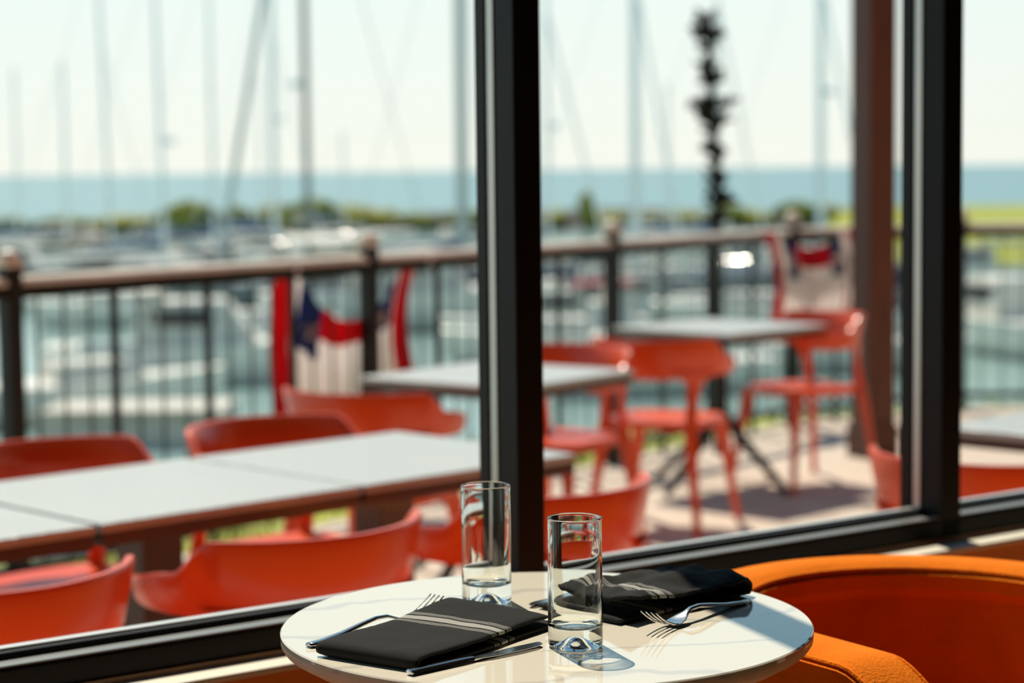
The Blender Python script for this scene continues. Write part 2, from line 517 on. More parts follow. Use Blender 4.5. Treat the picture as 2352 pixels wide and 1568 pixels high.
# glazing units: two panes and the aluminium spacer round the edge
pw = PITCH - 0.04
pane = MB().box((-pw / 2, -0.002, 0.648), (pw / 2, 0.022, HEAD + 0.01)).mesh('pane', M['pane'])
fr_ = MB()
for sgn in (-1, 1):
    x0, x1 = sorted((sgn * (PITCH / 2 - 0.0253), sgn * (PITCH / 2 - 0.020)))
    fr_.box((x0, 0.002, 0.651), (x1, 0.018, HEAD))
fr_.box((-pw / 2, 0.002, 0.6515), (pw / 2, 0.018, 0.655)); fr_.box((-pw / 2, 0.002, HEAD - 0.006), (pw / 2, 0.018, HEAD))
spacer = fr_.mesh('spacer', M['alu_bead'])
for k in range(len(MUL) - 1):
    s = (MUL[k] + MUL[k + 1]) / 2
    o = bpy.data.objects.new('window_%d' % (k + 1), None); C.objects.link(o)
    o.matrix_world = WALL_M @ Matrix.Translation((s, 0, 0))
    tag(o, 'double glazed window bay in a dark aluminium frame', kind='structure')
    link('pane', pane, o); link('spacer', spacer, o)

# ------------------------------------------------------------------ terrace deck and railing
R0 = Vector((-1.72, 7.08)); RD = Vector((0.589, 0.808)).normalized(); SEC = 1.87
RN = Vector((-RD.y, RD.x))                                 # outwards (to the water)
posts = [R0 + RD * k for k in (-5.7, -3.8, -1.9, 0, 1.91, 3.76, 5.60)]
turn = Vector((2.65, 12.2))
D2 = Vector((1.0, 0.0))
posts += [turn] + [turn + D2 * (2.03 * k) for k in range(1, 4)]

deck = thing('deck', 'weathered timber terrace deck outside the window', None, kind='structure')
def outer_edge(s):
    """distance from the wall to the rail line at wall coordinate s"""
    o = wall_pt(s, 0); dv = (wall_pt(s, 1) - o)
    best = None
    pl = [posts[0] - RD * 4] + posts + [posts[-1] + D2 * 6]
    for a, b in zip(pl[:-1], pl[1:]):
        e_ = b - a
        den = dv.x * e_.y - dv.y * e_.x
        if abs(den) < 1e-9: continue
        tt = ((a.x - o.x) * e_.y - (a.y - o.y) * e_.x) / den
        uu = ((a.x - o.x) * dv.y - (a.y - o.y) * dv.x) / den
        if -0.001 <= uu <= 1.001 and tt > 0.3 and (best is None or tt < best): best = tt
    return best
BW = 0.145
s = -3.0
k = 0
while s < 12.5:
    L = outer_edge(s)
    if L:
        L = min(L + 0.10, 14)
        bm_ = MB().box((0, 0.09, -0.03), (BW - 0.008, L, 0.0))
        me = bm_.mesh('plank', M['plank'] if random.random() < 0.6 else M['plank2'])
        o = link('plank', me)
        o.parent = deck
        o.matrix_world = WALL_M @ Matrix.Translation((s, 0, DECK_Z + random.uniform(-0.001, 0.001)))
        k += 1
    s += BW
j = MB()
for q in range(16):
    y = 0.3 + q * 0.62
    ss = [x for x in [-3.0 + 0.1 * i for i in range(155)] if (outer_edge(x) or 0) + 0.05 > y]
    if ss: j.box((min(ss), y, -0.16), (max(ss), y + 0.04, -0.031))
o = place_wall(j.build('joist', M['joist'])); o.location.z = DECK_Z
pm = o.matrix_world.copy(); o.parent = deck

RAIL_T = DECK_Z + 1.10
railing = thing('railing', 'black metal terrace railing with square posts and thin balusters', 'railing')
post_me = MB().box((-0.032, -0.032, 0), (0.032, 0.032, 1.14)).mesh('post', M['rail'], bevel=0.004)
cap_me = MB()
cap_me.box((-0.041, -0.041, 1.14), (0.041, 0.041, 1.152))
cap_me.lathe([(0.036, 1.152), (0.041, 1.166), (0.039, 1.180), (0.031, 1.192), (0.018, 1.199), (0.0, 1.201)], 20)
cap_me = cap_me.mesh('post_cap', M['hand_rail'], smooth=True)
thin_me = MB().box((-0.004, -0.004, 0.11), (0.004, 0.004, 1.06)).mesh('baluster', M['rail'])
thick_me = MB().box((-0.012, -0.012, 0.0), (0.012, 0.012, 1.06)).mesh('baluster', M['rail'], bevel=0.002)
for a in posts:
    p_ = link('post', post_me, railing, (a.x, a.y, DECK_Z), math.atan2(RD.y, RD.x))
    link('post_cap', cap_me, p_)
for a, b in zip(posts[:-1], posts[1:]):
    d_ = b - a; L = d_.length; ang = math.atan2(d_.y, d_.x)
    tr_ = MB().box((0.032, -0.026, 1.030), (L - 0.032, 0.026, 1.076)).mesh('top_rail', M['rail'], bevel=0.004)
    hr_ = MB()
    hr_.grid([[(x_, y_, z_) for y_, z_ in [(-0.032, 1.076), (-0.033, 1.083), (-0.028, 1.095), (-0.016, 1.105), (0, 1.109), (0.016, 1.105), (0.028, 1.095), (0.033, 1.083), (0.032, 1.076)]] for x_ in (0.0325, L - 0.0325)], loop=True)
    hr_.poly([hr_.v[q] for q in range(9)]); hr_.poly([hr_.v[9 + q] for q in range(9)])
    link('hand_rail', hr_.mesh('hand_rail', M['hand_rail'], smooth=True), railing, (a.x, a.y, DECK_Z), ang)
    br_ = MB().box((0.034, -0.015, 0.08), (L - 0.034, 0.015, 0.11)).mesh('bottom_rail', M['rail'])
    link('top_rail', tr_, railing, (a.x, a.y, DECK_Z), ang)
    link('bottom_rail', br_, railing, (a.x, a.y, DECK_Z), ang)
    n = 16
    for q in range(1, n):
        p = a + d_ * (q / n)
        link('baluster', thick_me if q % 4 == 0 else thin_me, railing, (p.x, p.y, DECK_Z), ang)

# timber post carrying the terrace roof
tp = thing('timber_post', 'thick red brown timber post standing on the deck beside the window frame', 'post', (1.805, 10.3, DECK_Z), 0.45)
MB().box((-0.082, -0.082, 0.0), (0.082, 0.082, 3.9)).build('shaft', M['post_wood'], tp, bevel=0.008)
MB().box((-0.094, -0.094, 0), (0.094, 0.094, 0.16)).build('base_shoe', M['post_wood'], tp, bevel=0.004)

# ------------------------------------------------------------------ terrace furniture
def smooth01(x):
    x = max(0.0, min(1.0, x)); return x * x * (3 - 2 * x)

def make_terrace_chair():
    root = thing('terrace_chair', 'x', 'chair')
    pm_ = M['orange_plastic']
    # seat: rounded slab, dished
    w = MB(); rows = []
    N = 28
    def seat_ring(scale, z):
        r = []
        for i in range(N):
            a = 2 * PI * i / N
            ca, sa = math.cos(a), math.sin(a)
            ex = 0.55
            x = 0.215 * math.copysign(abs(ca) ** ex, ca) * scale
            y = 0.215 * math.copysign(abs(sa) ** ex, sa) * scale
            r.append((x * (1.0 + 0.06 * sa), y, z))
        return r
    rows = [seat_ring(0.02, 0.437), seat_ring(0.5, 0.438), seat_ring(0.85, 0.447), seat_ring(0.97, 0.452), seat_ring(1.0, 0.444),
            seat_ring(1.0, 0.428), seat_ring(0.96, 0.418), seat_ring(0.5, 0.416), seat_ring(0.02, 0.416)]
    w.grid(rows, loop=True); w.f.append(tuple(range(N - 1, -1, -1))); w.mi.append(0)
    w.f.append(tuple(range(8 * N, 9 * N))); w.mi.append(0)
    w.build('seat', pm_, root, smooth=True)
    # wrap-around backrest
    w = MB(); rows = []
    K = 44
    for i in range(K + 1):
        q = -1 + 2 * i / K
        th = q * math.radians(118)
        at = abs(math.degrees(th))
        zt = 0.780 - 0.068 * smooth01((at - 58) / 20) - 0.026 * smooth01((at - 78) / 40)
        zb = 0.620 + 0.012 * smooth01((at - 15) / 30) + 0.002 * smooth01((at - 60) / 40)
        endt = smooth01((118 - at) / 4)
        mid = (zt + zb) / 2
        hh = (zt - zb) / 2 * (0.55 + 0.45 * math.sqrt(endt))
        zt2, zb2 = mid + hh, mid - hh
        def pt(off, z):
            lean = (z - 0.62) * 0.20
            rx, ry = 0.262 + off + lean, 0.235 + off + lean
            return (rx * math.sin(th), -ry * math.cos(th) + (0.02 if at > 90 else 0.02 * at / 90), z)
        th_ = 0.011
        rows.append([pt(-th_ * 0.5, zt2), pt(th_ * 0.5, zt2), pt(th_, zt2 - 0.008), pt(th_, zb2 + 0.008), pt(th_ * 0.5, zb2),
                     pt(-th_ * 0.5, zb2), pt(-th_, zb2 + 0.008), pt(-th_, zt2 - 0.008)])
    w.grid(rows, loop=True)
    w.f.append(tuple(range(7, -1, -1))); w.mi.append(0)
    w.f.append(tuple(range(K * 8, K * 8 + 8))); w.mi.append(0)
    w.build('backrest', pm_, root, smooth=True)
    # rear legs run up past the seat and flare into the backrest
    for sx_ in (-1, 1):
        w = MB(); rows = []
        th = math.radians(46)
        bx_, by_ = 0.265 * math.sin(th), -0.238 * math.cos(th)
        path = [(0.0, 0.235, -0.255, 0.016, 0.014), (0.22, 0.205, -0.225, 0.021, 0.016), (0.40, 0.185, -0.20, 0.029, 0.018),
                (0.45, 0.183, -0.19, 0.026, 0.015), (0.52, 0.183, -0.178, 0.022, 0.013), (0.58, bx_ * 0.985, by_ * 1.0, 0.026, 0.012),
                (0.615, bx_, by_, 0.045, 0.011), (0.635, bx_ * 1.01, by_ * 1.01, 0.085, 0.010), (0.65, bx_ * 1.015, by_ * 1.015, 0.10, 0.009)]
        tx, ty = math.cos(th), math.sin(th)      # tangent of the backrest curve (right side)
        for (z, x, y, wd, tk) in path:
            k_ = smooth01((z - 0.45) / 0.13)
            ax = Vector((1 - k_ + k_ * tx, k_ * ty)).normalized()
            nx = Vector((-ax.y, ax.x))
            ring = []
            for j in range(10):
                a = 2 * PI * j / 10
                p = Vector((x, y)) + ax * (wd * math.cos(a)) + nx * (tk * math.sin(a))
                ring.append((sx_ * p.x, p.y, z))
            rows.append(ring)
        w.grid(rows, loop=True); w.f.append(tuple(range(9, -1, -1))); w.mi.append(0)
        w.build('rear_leg', pm_, root, smooth=True)
        w = MB()
        w.tube([(sx_ * 0.235, 0.235, 0), (sx_ * 0.205, 0.205, 0.22), (sx_ * 0.18, 0.18, 0.40), (sx_ * 0.172, 0.17, 0.425)],
               [0.014, 0.019, 0.030, 0.034], 10)
        w.build('front_leg', pm_, root, smooth=True)
    return root

chair0 = make_terrace_chair()
FACE_IN = (-0.694, 0.72); FACE_OUT = (0.694, -0.72)
chairs = [
    ((-0.95, 3.54), FACE_IN, 'orange plastic terrace chair seen from behind, cut off by the lower left edge'),
    ((-0.464, 4.008), FACE_IN, 'orange plastic terrace chair seen from behind, just outside the window left of the tumblers'),
    ((0.02, 4.48), FACE_IN, 'orange plastic terrace chair seen from behind, half hidden by the middle mullion and tumblers'),
    ((-1.085, 5.04), FACE_OUT, 'orange plastic terrace chair across the long table at the left edge'),
    ((-0.585, 5.475), FACE_OUT, 'orange plastic terrace chair across the long table with only its rounded back showing'),
    ((-0.435, 6.488), (0.438, 0.899), 'orange plastic terrace chair with its back to us in front of the first bunting'),
    ((0.16, 7.74), (-0.6, -0.8), 'orange plastic terrace chair right of the middle mullion beyond the partly hidden square table'),
    ((0.614, 8.33), (0.42, 0.907), 'orange plastic terrace chair standing free with its back to us before the far square table'),
    ((1.33, 9.44), (-0.86, -0.5), 'orange plastic terrace chair tucked under the far table beside the timber post'),
    ((1.13, 4.86), (0.75, 0.66), 'orange plastic terrace chair seen from behind across the right mullion'),
]
for i, (c_, f_, lab) in enumerate(chairs):
    o = chair0 if i == 0 else copy_tree(chair0)
    o.location = (c_[0], c_[1], DECK_Z); o.rotation_euler = (0, 0, facing(*f_))
    tag(o, lab, 'chair', 'orange chairs on the terrace')

def make_terrace_table(size, style, legs):
    root = thing('terrace_table', 'x', 'table')
    h = size / 2
    w = MB().box((-h, -h, 0.722), (h, h, 0.742))
    w.build('table_top', M['terrace_top'], root, bevel=0.004)
    w = MB()
    for a, b in (((-h + 0.004, -h + 0.004), (h - 0.004, -h + 0.03)), ((-h + 0.004, h - 0.03), (h - 0.004, h - 0.004)),
                 ((-h + 0.004, -h + 0.03), (-h + 0.03, h - 0.03)), ((h - 0.03, -h + 0.03), (h - 0.004, h - 0.03))):
        w.box((a[0], a[1], 0.692), (b[0], b[1], 0.7215))
    w.build('apron', M['brown_steel'], root, bevel=0.002)
    if style == 'column':
        MB().box((-0.055, -0.055, 0.02), (0.055, 0.055, 0.7215)).build('column', M['brown_steel'], root, bevel=0.004)
        MB().box((-0.22, -0.22, 0), (0.22, 0.22, 0.02)).build('base_plate', M['brown_steel'], root, bevel=0.004)
    else:
        MB().tube([(0, 0, 0.16), (0, 0, 0.70)], 0.032, 16).build('column', M['iron'], root, smooth=True)
        for q in range(4):
            a = PI / 2 * q
            MB().tube([(0, 0, 0.36), (0.14 * math.cos(a), 0.14 * math.sin(a), 0.22), (0.38 * math.cos(a), 0.38 * math.sin(a), 0.018)],
                      [0.026, 0.024, 0.018], 8).build('foot', M['iron'], root, smooth=True)
        MB().tube([(0, 0, 0.70), (0, 0, 0.7215)], [0.05, 0.14], 20).build('top_plate', M['iron'], root)
    return root
ROW = math.atan2(0.694, 0.72)
def row_centre(fl):  # front-left corner to centre
    return (fl[0] + 0.35 * 0.72 - 0.35 * 0.694, fl[1] + 0.35 * 0.694 + 0.35 * 0.72)
tA = make_terrace_table(0.687, 'column', 1)
tB = make_terrace_table(0.69, 'pedestal', 1)
tabs = [(tA, row_centre((-1.344, 3.675)), ROW, 'pale metal topped terrace table at the left edge, first of the row of three'),
        (None, row_centre((-0.84, 4.165)), ROW, 'pale metal topped terrace table, middle of the row of three outside the window'),
        (None, row_centre((-0.336, 4.650)), ROW, 'pale metal topped terrace table, last of the row, its end behind the middle mullion'),
        (None, (1.64, 5.60), PI / 4, 'pale metal topped terrace table right of the right mullion'),
        (tB, (-0.05, 7.22), math.atan2(0.8, 0.6), 'square terrace table behind the middle mullion in front of the first bunting'),
        (None, (0.94, 9.30), math.atan2(0.20, 0.98) + PI / 4 - 0.2, 'far square terrace table on a black cross foot before the second bunting')]
last = None
for o, c_, rz, lab in tabs:
    if o is None: o = copy_tree(last)
    last = o
    o.location = (c_[0], c_[1], DECK_Z); o.rotation_euler = (0, 0, rz)
    tag(o, lab, 'table', 'terrace tables')

# ------------------------------------------------------------------ bunting on the railing
def star_pts(r, cx_=0, cz_=0, y=0):
    return [(cx_ + (r if k % 2 == 0 else r * 0.42) * math.sin(PI * k / 5), y, cz_ + (r if k % 2 == 0 else r * 0.42) * math.cos(PI * k / 5)) for k in range(10)]
def bunting(a, b, sag, dl, dr, side, label):
    d_ = b - a; L = d_.length; ang = math.atan2(d_.y, d_.x)
    root = thing('bunting', label, 'bunting', (a.x, a.y, RAIL_T - 0.0), ang, 'star and stripe buntings on the railing')
    U, V = 72, 40
    def surf(u, v, off=0.0):
        top = -sag * (math.sin(PI * min(1, max(0, (u - 0.10) / 0.80))) ** 0.8) if 0.10 < u < 0.90 else 0.0
        dr_ = dl * (1 - u) + dr * u
        bot = -dr_ - 0.07 * math.sin(PI * u)
        z = top + (bot - top) * v
        y = side * (0.05 + 0.05 * math.sin(PI * v) + 0.022 * math.sin(u * 2 * PI * 8 + 1.5 * v) * (0.4 + v)) + side * off
        x = L * (u + 0.06 * (0.5 - u) * v)
        return (x, y, z)
    def col(a_, b_):
        v = (a_ + 0.5) / V; u = (b_ + 0.5) / U; m_ = 0.5 - abs(u - 0.5)
        if m_ < 0.11: return 0
        if m_ < 0.17: return 1
        if m_ < 0.31: return 2 if v < 0.42 or v > 0.88 else 1
        return 0 if v < 0.24 else (1 if v < 0.80 else 2)
    w = MB(); w.grid([[surf(u / U, v / V) for u in range(U + 1)] for v in range(V + 1)], midx=col)
    o = w.build('cloth', [M['red_cloth'], M['white_cloth'], M['blue_cloth']], root, smooth='all')
    sm = o.modifiers.new('thick', 'SOLIDIFY'); sm.thickness = 0.002
    for u in (0.24, 0.76):
        p = surf(u, 0.24)
        for sgn in (-1, 1):
            w = MB(); w.poly(star_pts(0.06, p[0], p[2], p[1] + sgn * 0.006))
            s_ = w.build('star', M['white_cloth'], root)
            sm = s_.modifiers.new('thick', 'SOLIDIFY'); sm.thickness = 0.002
    for u in (0.03, 0.97):
        MB().tube([(L * u, -0.04, -0.035), (L * u, 0.0, 0.012), (L * u, 0.04, -0.035), (L * u, 0, -0.06), (L * u, -0.04, -0.035)], 0.008, 6).build('tie', M['white_cloth'], root)
    return root
def on_rail(px):
    """point of the rail line on a bearing"""
    tb = (px - 1176.0) / F_PX
    for a, b in zip(posts[:-1], posts[1:]):
        e_ = b - a
        den = e_.x - tb * e_.y
        uu = (tb * a.y - a.x) / den
        if 0 <= uu <= 1: return a + e_ * uu
b1a, b1b = on_rail(660), on_rail(985)
bunting(b1a, b1b, 0.27, 0.72, 0.50, 1, 'red white and blue star bunting tied round the railing post above the long table')
b2a, b2b = on_rail(1742), on_rail(1950)
bunting(b2a, b2b, 0.10, 0.50, 0.46, -1, 'red white and blue star bunting sagging on the far railing beside the timber post')

# ------------------------------------------------------------------ grass strip, bank, water
WATER = -4.0
def rail_off(k, off):
    p = posts[k]; nrm = RN if k <= 6 else Vector((-D2.y, D2.x))
    return p + nrm * off
line = [posts[0] - RD * 12] + posts + [posts[-1] + D2 * 40]
def off_line(off):
    out = []
    for i, p in enumerate(line):
        nrm = RN if i <= 7 else Vector((-D2.y, D2.x))
        out.append(p + nrm * off)
    return out
w = MB()
prof_ = [(-0.4, -0.30), (0.10, -0.27), (1.0, -0.31), (2.0, -0.40)]
w.grid([[(p.x, p.y, z) for p in off_line(o_)] for o_, z in prof_])
tag(w.build('lawn', M['grass'], smooth='all'), 'strip of lawn below the terrace railing', kind='structure')
w = MB()
prof_ = [(2.0, -0.40), (2.5, -0.8), (4.2, -1.9), (6.2, -3.4), (8.0, -4.6)]
w.grid([[(p.x, p.y, z) for p in off_line(o_)] for o_, z in prof_])
tag(w.build('bank', M['soil'], smooth='all'), 'low bank falling to the harbour water', kind='structure')
w = MB()
ol = off_line(0.12) 
for i in range(2600):
    k_ = random.randrange(len(posts) - 1) + 1
    a, b = line[k_], line[k_ + 1]
    nrm = RN if k_ <= 6 else Vector((-D2.y, D2.x))
    p = a.lerp(b, random.random()) + nrm * random.uniform(0.15, 2.0)
    z0 = -0.41 - 0.05 * (p - a).length * 0.0
    offd = (p - a).dot(nrm)
    z0 = -0.27 - 0.065 * (offd - 0.10)
    an = random.uniform(0, PI); hh = random.uniform(0.06, 0.16)
    dx, dy = 0.008 * math.cos(an), 0.008 * math.sin(an)
    lx, ly = random.uniform(-0.05, 0.05), random.uniform(-0.05, 0.05)
    w.v += [(p.x - dx, p.y - dy, z0), (p.x + dx, p.y + dy, z0), (p.x + lx, p.y + ly, z0 + hh)]
    n_ = len(w.v); w.f.append((n_ - 3, n_ - 2, n_ - 1)); w.mi.append(0)
tag(w.build('grass', M['grass']), 'grass blades on the lawn strip below the railing', 'grass', kind='stuff')

w = MB(); w.poly([(-400, 5, WATER), (400, 5, WATER), (400, 195, WATER), (-400, 195, WATER)])
tag(w.build('harbour_water', M['harbour']), 'calm harbour water of the marina', kind='structure')
w = MB(); w.poly([(-20000, 195, WATER), (20000, 195, WATER), (20000, 40000, WATER), (-20000, 40000, WATER)])
tag(w.build('sea', M['sea']), 'pale blue open sea out to the horizon', kind='structure')
w = MB(); w.box((-20000, 4.0, WATER - 1.5), (20000, 500, WATER - 1.2))
tag(w.build('seabed', M['rock']), 'dark harbour bed under the water', kind='structure')

# ------------------------------------------------------------------ breakwater, shrubs, lawn hill
rows = []
rng = random.Random(3)
XS = [-75 + 2.5 * i for i in range(70)]
def ridge(x):
    return 0.9 + 0.5 * noise.noise(Vector((x * 0.05, 1.3, 0))) + (0.5 if x > -30 else -0.1)
for q, (dy, hf) in enumerate([(-7, -0.6), (-4.5, 0.15), (-2.5, 0.7), (0, 1.0), (3, 0.9), (7, 0.1), (9, -0.6)]):
    rows.append([(x, 188 + dy + 0.8 * noise.noise(Vector((x * 0.3, q, 2))), WATER + (ridge(x) * hf if hf > 0 else hf) + 0.35 * noise.noise(Vector((x * 0.6, q * 3.1, 5)))) for x in XS])
w = MB(); w.grid(rows)
tag(w.build('breakwater', M['rock']), 'dark rock breakwater across the harbour mouth', kind='structure')

def shrub_mesh(seed, rx, rz_, mats):
    rg = random.Random(seed)
    bm = bmesh.new()
    for q in range(5):
        r = bmesh.ops.create_icosphere(bm, subdivisions=3, radius=1.0)
        ox, oy, oz = rg.uniform(-0.55, 0.55) * rx, rg.uniform(-0.3, 0.3) * rx, rg.uniform(-0.15, 0.15) * rz_
        sc_ = rg.uniform(0.55, 0.8)
        for v in r['verts']:
            k_ = 1 + 0.35 * noise.noise(v.co * 2.2 + Vector((seed, q, 0))) + 0.2 * noise.noise(v.co * 6 + Vector((q, seed, 3)))
            v.co = Vector((v.co.x * rx * sc_ * k_ + ox, v.co.y * rx * sc_ * 0.8 * k_ + oy, max(-0.2, (v.co.z * k_ * 0.6 + 0.5)) * rz_ * sc_ * 1.15 + oz))
    me = bpy.data.meshes.new('foliage'); bm.to_mesh(me); bm.free(); me.materials.append(mats)
    return me
shr = [shrub_mesh(k, 1.0, 1.0, M['leaf'] if k % 2 == 0 else M['leaf_y']) for k in range(4)]
stem_me = MB().tube([(0, 0, -0.4), (0.03, 0, 0.1), (0, 0.02, 0.5)], [0.06, 0.05, 0.03], 6).mesh('stem', M['bark'])
# px, width px, top y, kind
SH = [(30, 150, 500, 0), (150, 160, 497, 0), (300, 170, 493, 1), (440, 140, 462, 0), (555, 120, 474, 0), (640, 130, 462, 1), (720, 120, 455, 0),
      (800, 130, 468, 1), (880, 120, 478, 1), (960, 110, 488, 0), (1040, 110, 490, 0), (1090, 90, 485, 0), (1270, 90, 480, 1), (1352, 60, 440, 0), (1400, 110, 486, 1),
      (1490, 120, 488, 1), (1580, 100, 484, 1), (1660, 90, 472, 0), (1740, 110, 480, 1), (1830, 110, 462, 0), (1900, 90, 466, 1), (1960, 100, 474, 1)]
def horizon_y(px): return 390 - ROLL * (px - 1176)
MARKS = [(22, 'the left railing post'), (262, 'the leaning mast'), (440, 'the tall rounded shrub'), (560, 'the slanting furled sail'), (711, 'the dark mast'),
         (852, 'the railing post with bunting'), (1000, 'the partly hidden square table'), (1066, 'the thick grey mast'), (1262, 'the mast beside the middle mullion'), (1408, 'the railing post right of the middle mullion'),
         (1463, 'the broad pale mast'), (1540, 'the free standing chair'), (1650, 'the slender tree'), (1750, 'the second bunting'), (1825, 'the capped railing post by the second bunting'),
         (1900, 'the far chair'), (1960, 'the timber post'), (2200, 'the right mullion'), (2352, 'the right edge')]
USED = set()
def where(px, first):
    order = sorted(MARKS, key=lambda q: abs(q[0] - px))
    for dist in ('', 'farther ', 'nearer '):
        for q in order[:2]:
            rel = 'behind' if abs(q[0] - px) < 25 else ('left of' if px < q[0] else 'right of')
            lab = dist + first + ' ' + rel + ' ' + q[1]
            if lab not in USED:
                USED.add(lab); return lab
    return lab
sh_lab = {440: 'tall rounded olive shrub on the breakwater standing out against the sea at left',
          1352: 'small pointed shrub on the breakwater just right of the middle mullion',
          1830: 'highest shrub on the breakwater left of the timber post'}
for i, (px, wpx, ty, kd) in enumerate(SH):
    d_ = 184.0
    x, y = on_bearing(px, d_)
    zt = CAM_Z - (ty - horizon_y(px)) * d_ / F_PX
    zb = WATER + 0.6
    lab = sh_lab.get(px)
    if lab is None:
        lab = where(px, ('olive green' if kd == 0 else 'yellow green') + ' shrub on the breakwater')
    root = thing('shrub', lab, 'shrub', (x, y, zb), rng.uniform(0, 6), 'shrubs on the breakwater')
    me = shr[rng.randrange(2) * 2 + kd]
    f_ = link('foliage', me, root); k_ = wpx * d_ / F_PX / 2 * 1.1
    f_.scale = (k_, k_ * 0.8, max(0.5, (zt - zb)) / 1.05)
    s_ = link('stem', stem_me, root)
# grassy hill at the right
w = MB(); rows = []
for i in range(14):
    yy = 92 + i * 5.0
    rows.append([(x, yy, WATER - 0.6 + (2.9 + 0.25 * noise.noise(Vector((x * 0.1, yy * 0.1, 0)))) * smooth01((x - 17 - 0.06 * (yy - 92)) / 6) * smooth01((i + 0.3) / 4)) for x in [15 + 2 * k for k in range(50)]])
w.grid(rows)
tag(w.build('grass_hill', M['grass'], smooth='all'), 'bright green grassy headland at the right', kind='structure')

# slender dark tree beyond the railing
tx, ty = on_bearing(1648, 15.2)
tree = thing('slender_tree', 'tall thin dark tree with sparse tufted branches beyond the railing', 'tree', (tx, ty, -0.75))
def tz(py): return CAM_Z + (horizon_y(1640) - py) * 15.2 / F_PX + 0.75
def txo(px): return (px - 1648) * 15.2 / F_PX
trunk_pts = [(0, 0, 0), (txo(1650), 0, tz(560)), (txo(1648), 0, tz(400)), (txo(1640), 0, tz(280)), (txo(1636), 0, tz(160)), (txo(1626), 0, tz(60))]
MB().tube(trunk_pts, [0.05, 0.042, 0.034, 0.03, 0.026, 0.012], 8).build('trunk', M['bark'], tree, smooth=True)
for (py, px, half, hgt, nb) in [(50, 1624, 22, 20, 10), (82, 1634, 44, 24, 22), (110, 1632, 24, 18, 8), (150, 1634, 26, 30, 10), (180, 1638, 36, 26, 14), (240, 1638, 62, 22, 22), (272, 1638, 44, 30, 18),
                                (300, 1640, 22, 14, 6), (345, 1646, 44, 20, 14), (375, 1648, 20, 14, 6), (415, 1648, 30, 24, 12), (455, 1655, 44, 26, 14), (500, 1650, 34, 24, 10)]:
    zc = tz(py); xc = txo(px)
    w = MB()
    for q in range(nb):
        a = rng.uniform(0, 2 * PI); L = half * 15.2 / F_PX * rng.uniform(0.6, 1.1)
        z0 = zc + rng.uniform(-1, 1) * hgt * 15.2 / F_PX * 0.5
        tip = Vector((xc + L * math.cos(a), L * math.sin(a), z0 + rng.uniform(0.0, 0.04)))
        base = Vector((xc, 0, z0 - 0.02))
        w.tube([base, base.lerp(tip, 0.5), tip], [0.008, 0.016, 0.012], 5)
        for l in range(5):
            p = base.lerp(tip, rng.uniform(0.35, 1.0))
            o_ = Vector((rng.uniform(-1, 1), rng.uniform(-1, 1), rng.uniform(-0.4, 1))) * 0.045
            w.tube([p, p + o_ * 0.5, p + o_], [0.006, 0.014, 0.004], 4)
    w.build('branch_tuft', M['dark_leaf'], tree)

# ------------------------------------------------------------------ boats
def hull_rows(L, B, H, bow_rake=0.12):
    """sections from stern (-L/2) to bow (+L/2) along x"""
    rows = []
    for i in range(11):
        q = i / 10
        x = -L / 2 + L * q
        bw = B / 2 * (0.78 + 0.22 * math.sin(PI * min(1, q / 0.45) / 2)) if q < 0.45 else B / 2 * (1 - ((q - 0.45) / 0.55) ** 2.2 * 0.98)
        sheer = H * (1.0 + 0.28 * max(0, q - 0.35) ** 1.5)
        xr = x + bow_rake * L * q ** 4
        ring = []
        for (yy, zz) in ((-1.0, 1.0), (-0.97, 0.55), (-0.8, 0.12), (-0.4, -0.18), (0, -0.28), (0.4, -0.18), (0.8, 0.12), (0.97, 0.55), (1.0, 1.0), (0.96, 1.0), (0, 1.06), (-0.96, 1.0)):
            xx = xr if zz > 0.5 else x + (xr - x) * max(0, zz)
            ring.append((xx, yy * bw, zz * sheer))
        rows.append(ring)
    return rows
def hull_mesh(L, B, H, mt_):
    w = MB(); w.grid(hull_rows(L, B, H), loop=True)
    w.f.append(tuple(range(11, -1, -1))); w.mi.append(0)
    w.f.append(tuple(range(120, 132))); w.mi.append(0)
    return w.mesh('hull', mt_, smooth=True)
SAIL_HULL = [hull_mesh(9.5, 3.0, 1.05, M[q]) for q in ('hull_white', 'hull_navy', 'hull_white', 'hull_grey')]
MOTOR_HULL = [hull_mesh(7.0, 2.5, 1.0, M[q]) for q in ('hull_white', 'hull_white', 'hull_grey')]
def cabin_mesh(x0, x1, wd, z0, h, mt_, slope=0.35):
    w = MB()
    lo = [(x0, -wd), (x1, -wd * 0.8), (x1, wd * 0.8), (x0, wd)]
    hi = [(x0 + 0.1, -wd * 0.85), (x1 - slope * h * 2, -wd * 0.62), (x1 - slope * h * 2, wd * 0.62), (x0 + 0.1, wd * 0.85)]
    i = 0
    w.v = [(x, y, z0) for x, y in lo] + [(x, y, z0 + h) for x, y in hi]
    w.f = [(0, 1, 5, 4), (1, 2, 6, 5), (2, 3, 7, 6), (3, 0, 4, 7), (4, 5, 6, 7), (3, 2, 1, 0)]; w.mi = [0] * 6
    return w.mesh('cabin', mt_, bevel=0.06, segs=2)
SAIL_CABIN = cabin_mesh(-1.6, 2.4, 0.95, 1.02, 0.5, M['cabin'])
MOTOR_CABIN = cabin_mesh(-1.2, 1.9, 1.0, 0.98, 1.15, M['cabin'], 0.4)
MOTOR_CABIN_LOW = cabin_mesh(-0.4, 2.2, 0.95, 0.98, 0.55, M['cabin'], 0.6)
def win_mesh(x0, x1, y, z0, z1):
    w = MB()
    for s_ in (-1, 1):
        w.box((x0, min(s_ * y, s_ * (y + 0.03)), z0), (x1, max(s_ * y, s_ * (y + 0.03)), z1))
    return w.mesh('cabin_window', M['boat_glass'])
SAIL_WIN = win_mesh(-1.0, 1.2, 0.84, 1.15, 1.36)
MOTOR_WIN = win_mesh(-0.9, 0.7, 0.86, 1.5, 1.9)
TAKEN = []
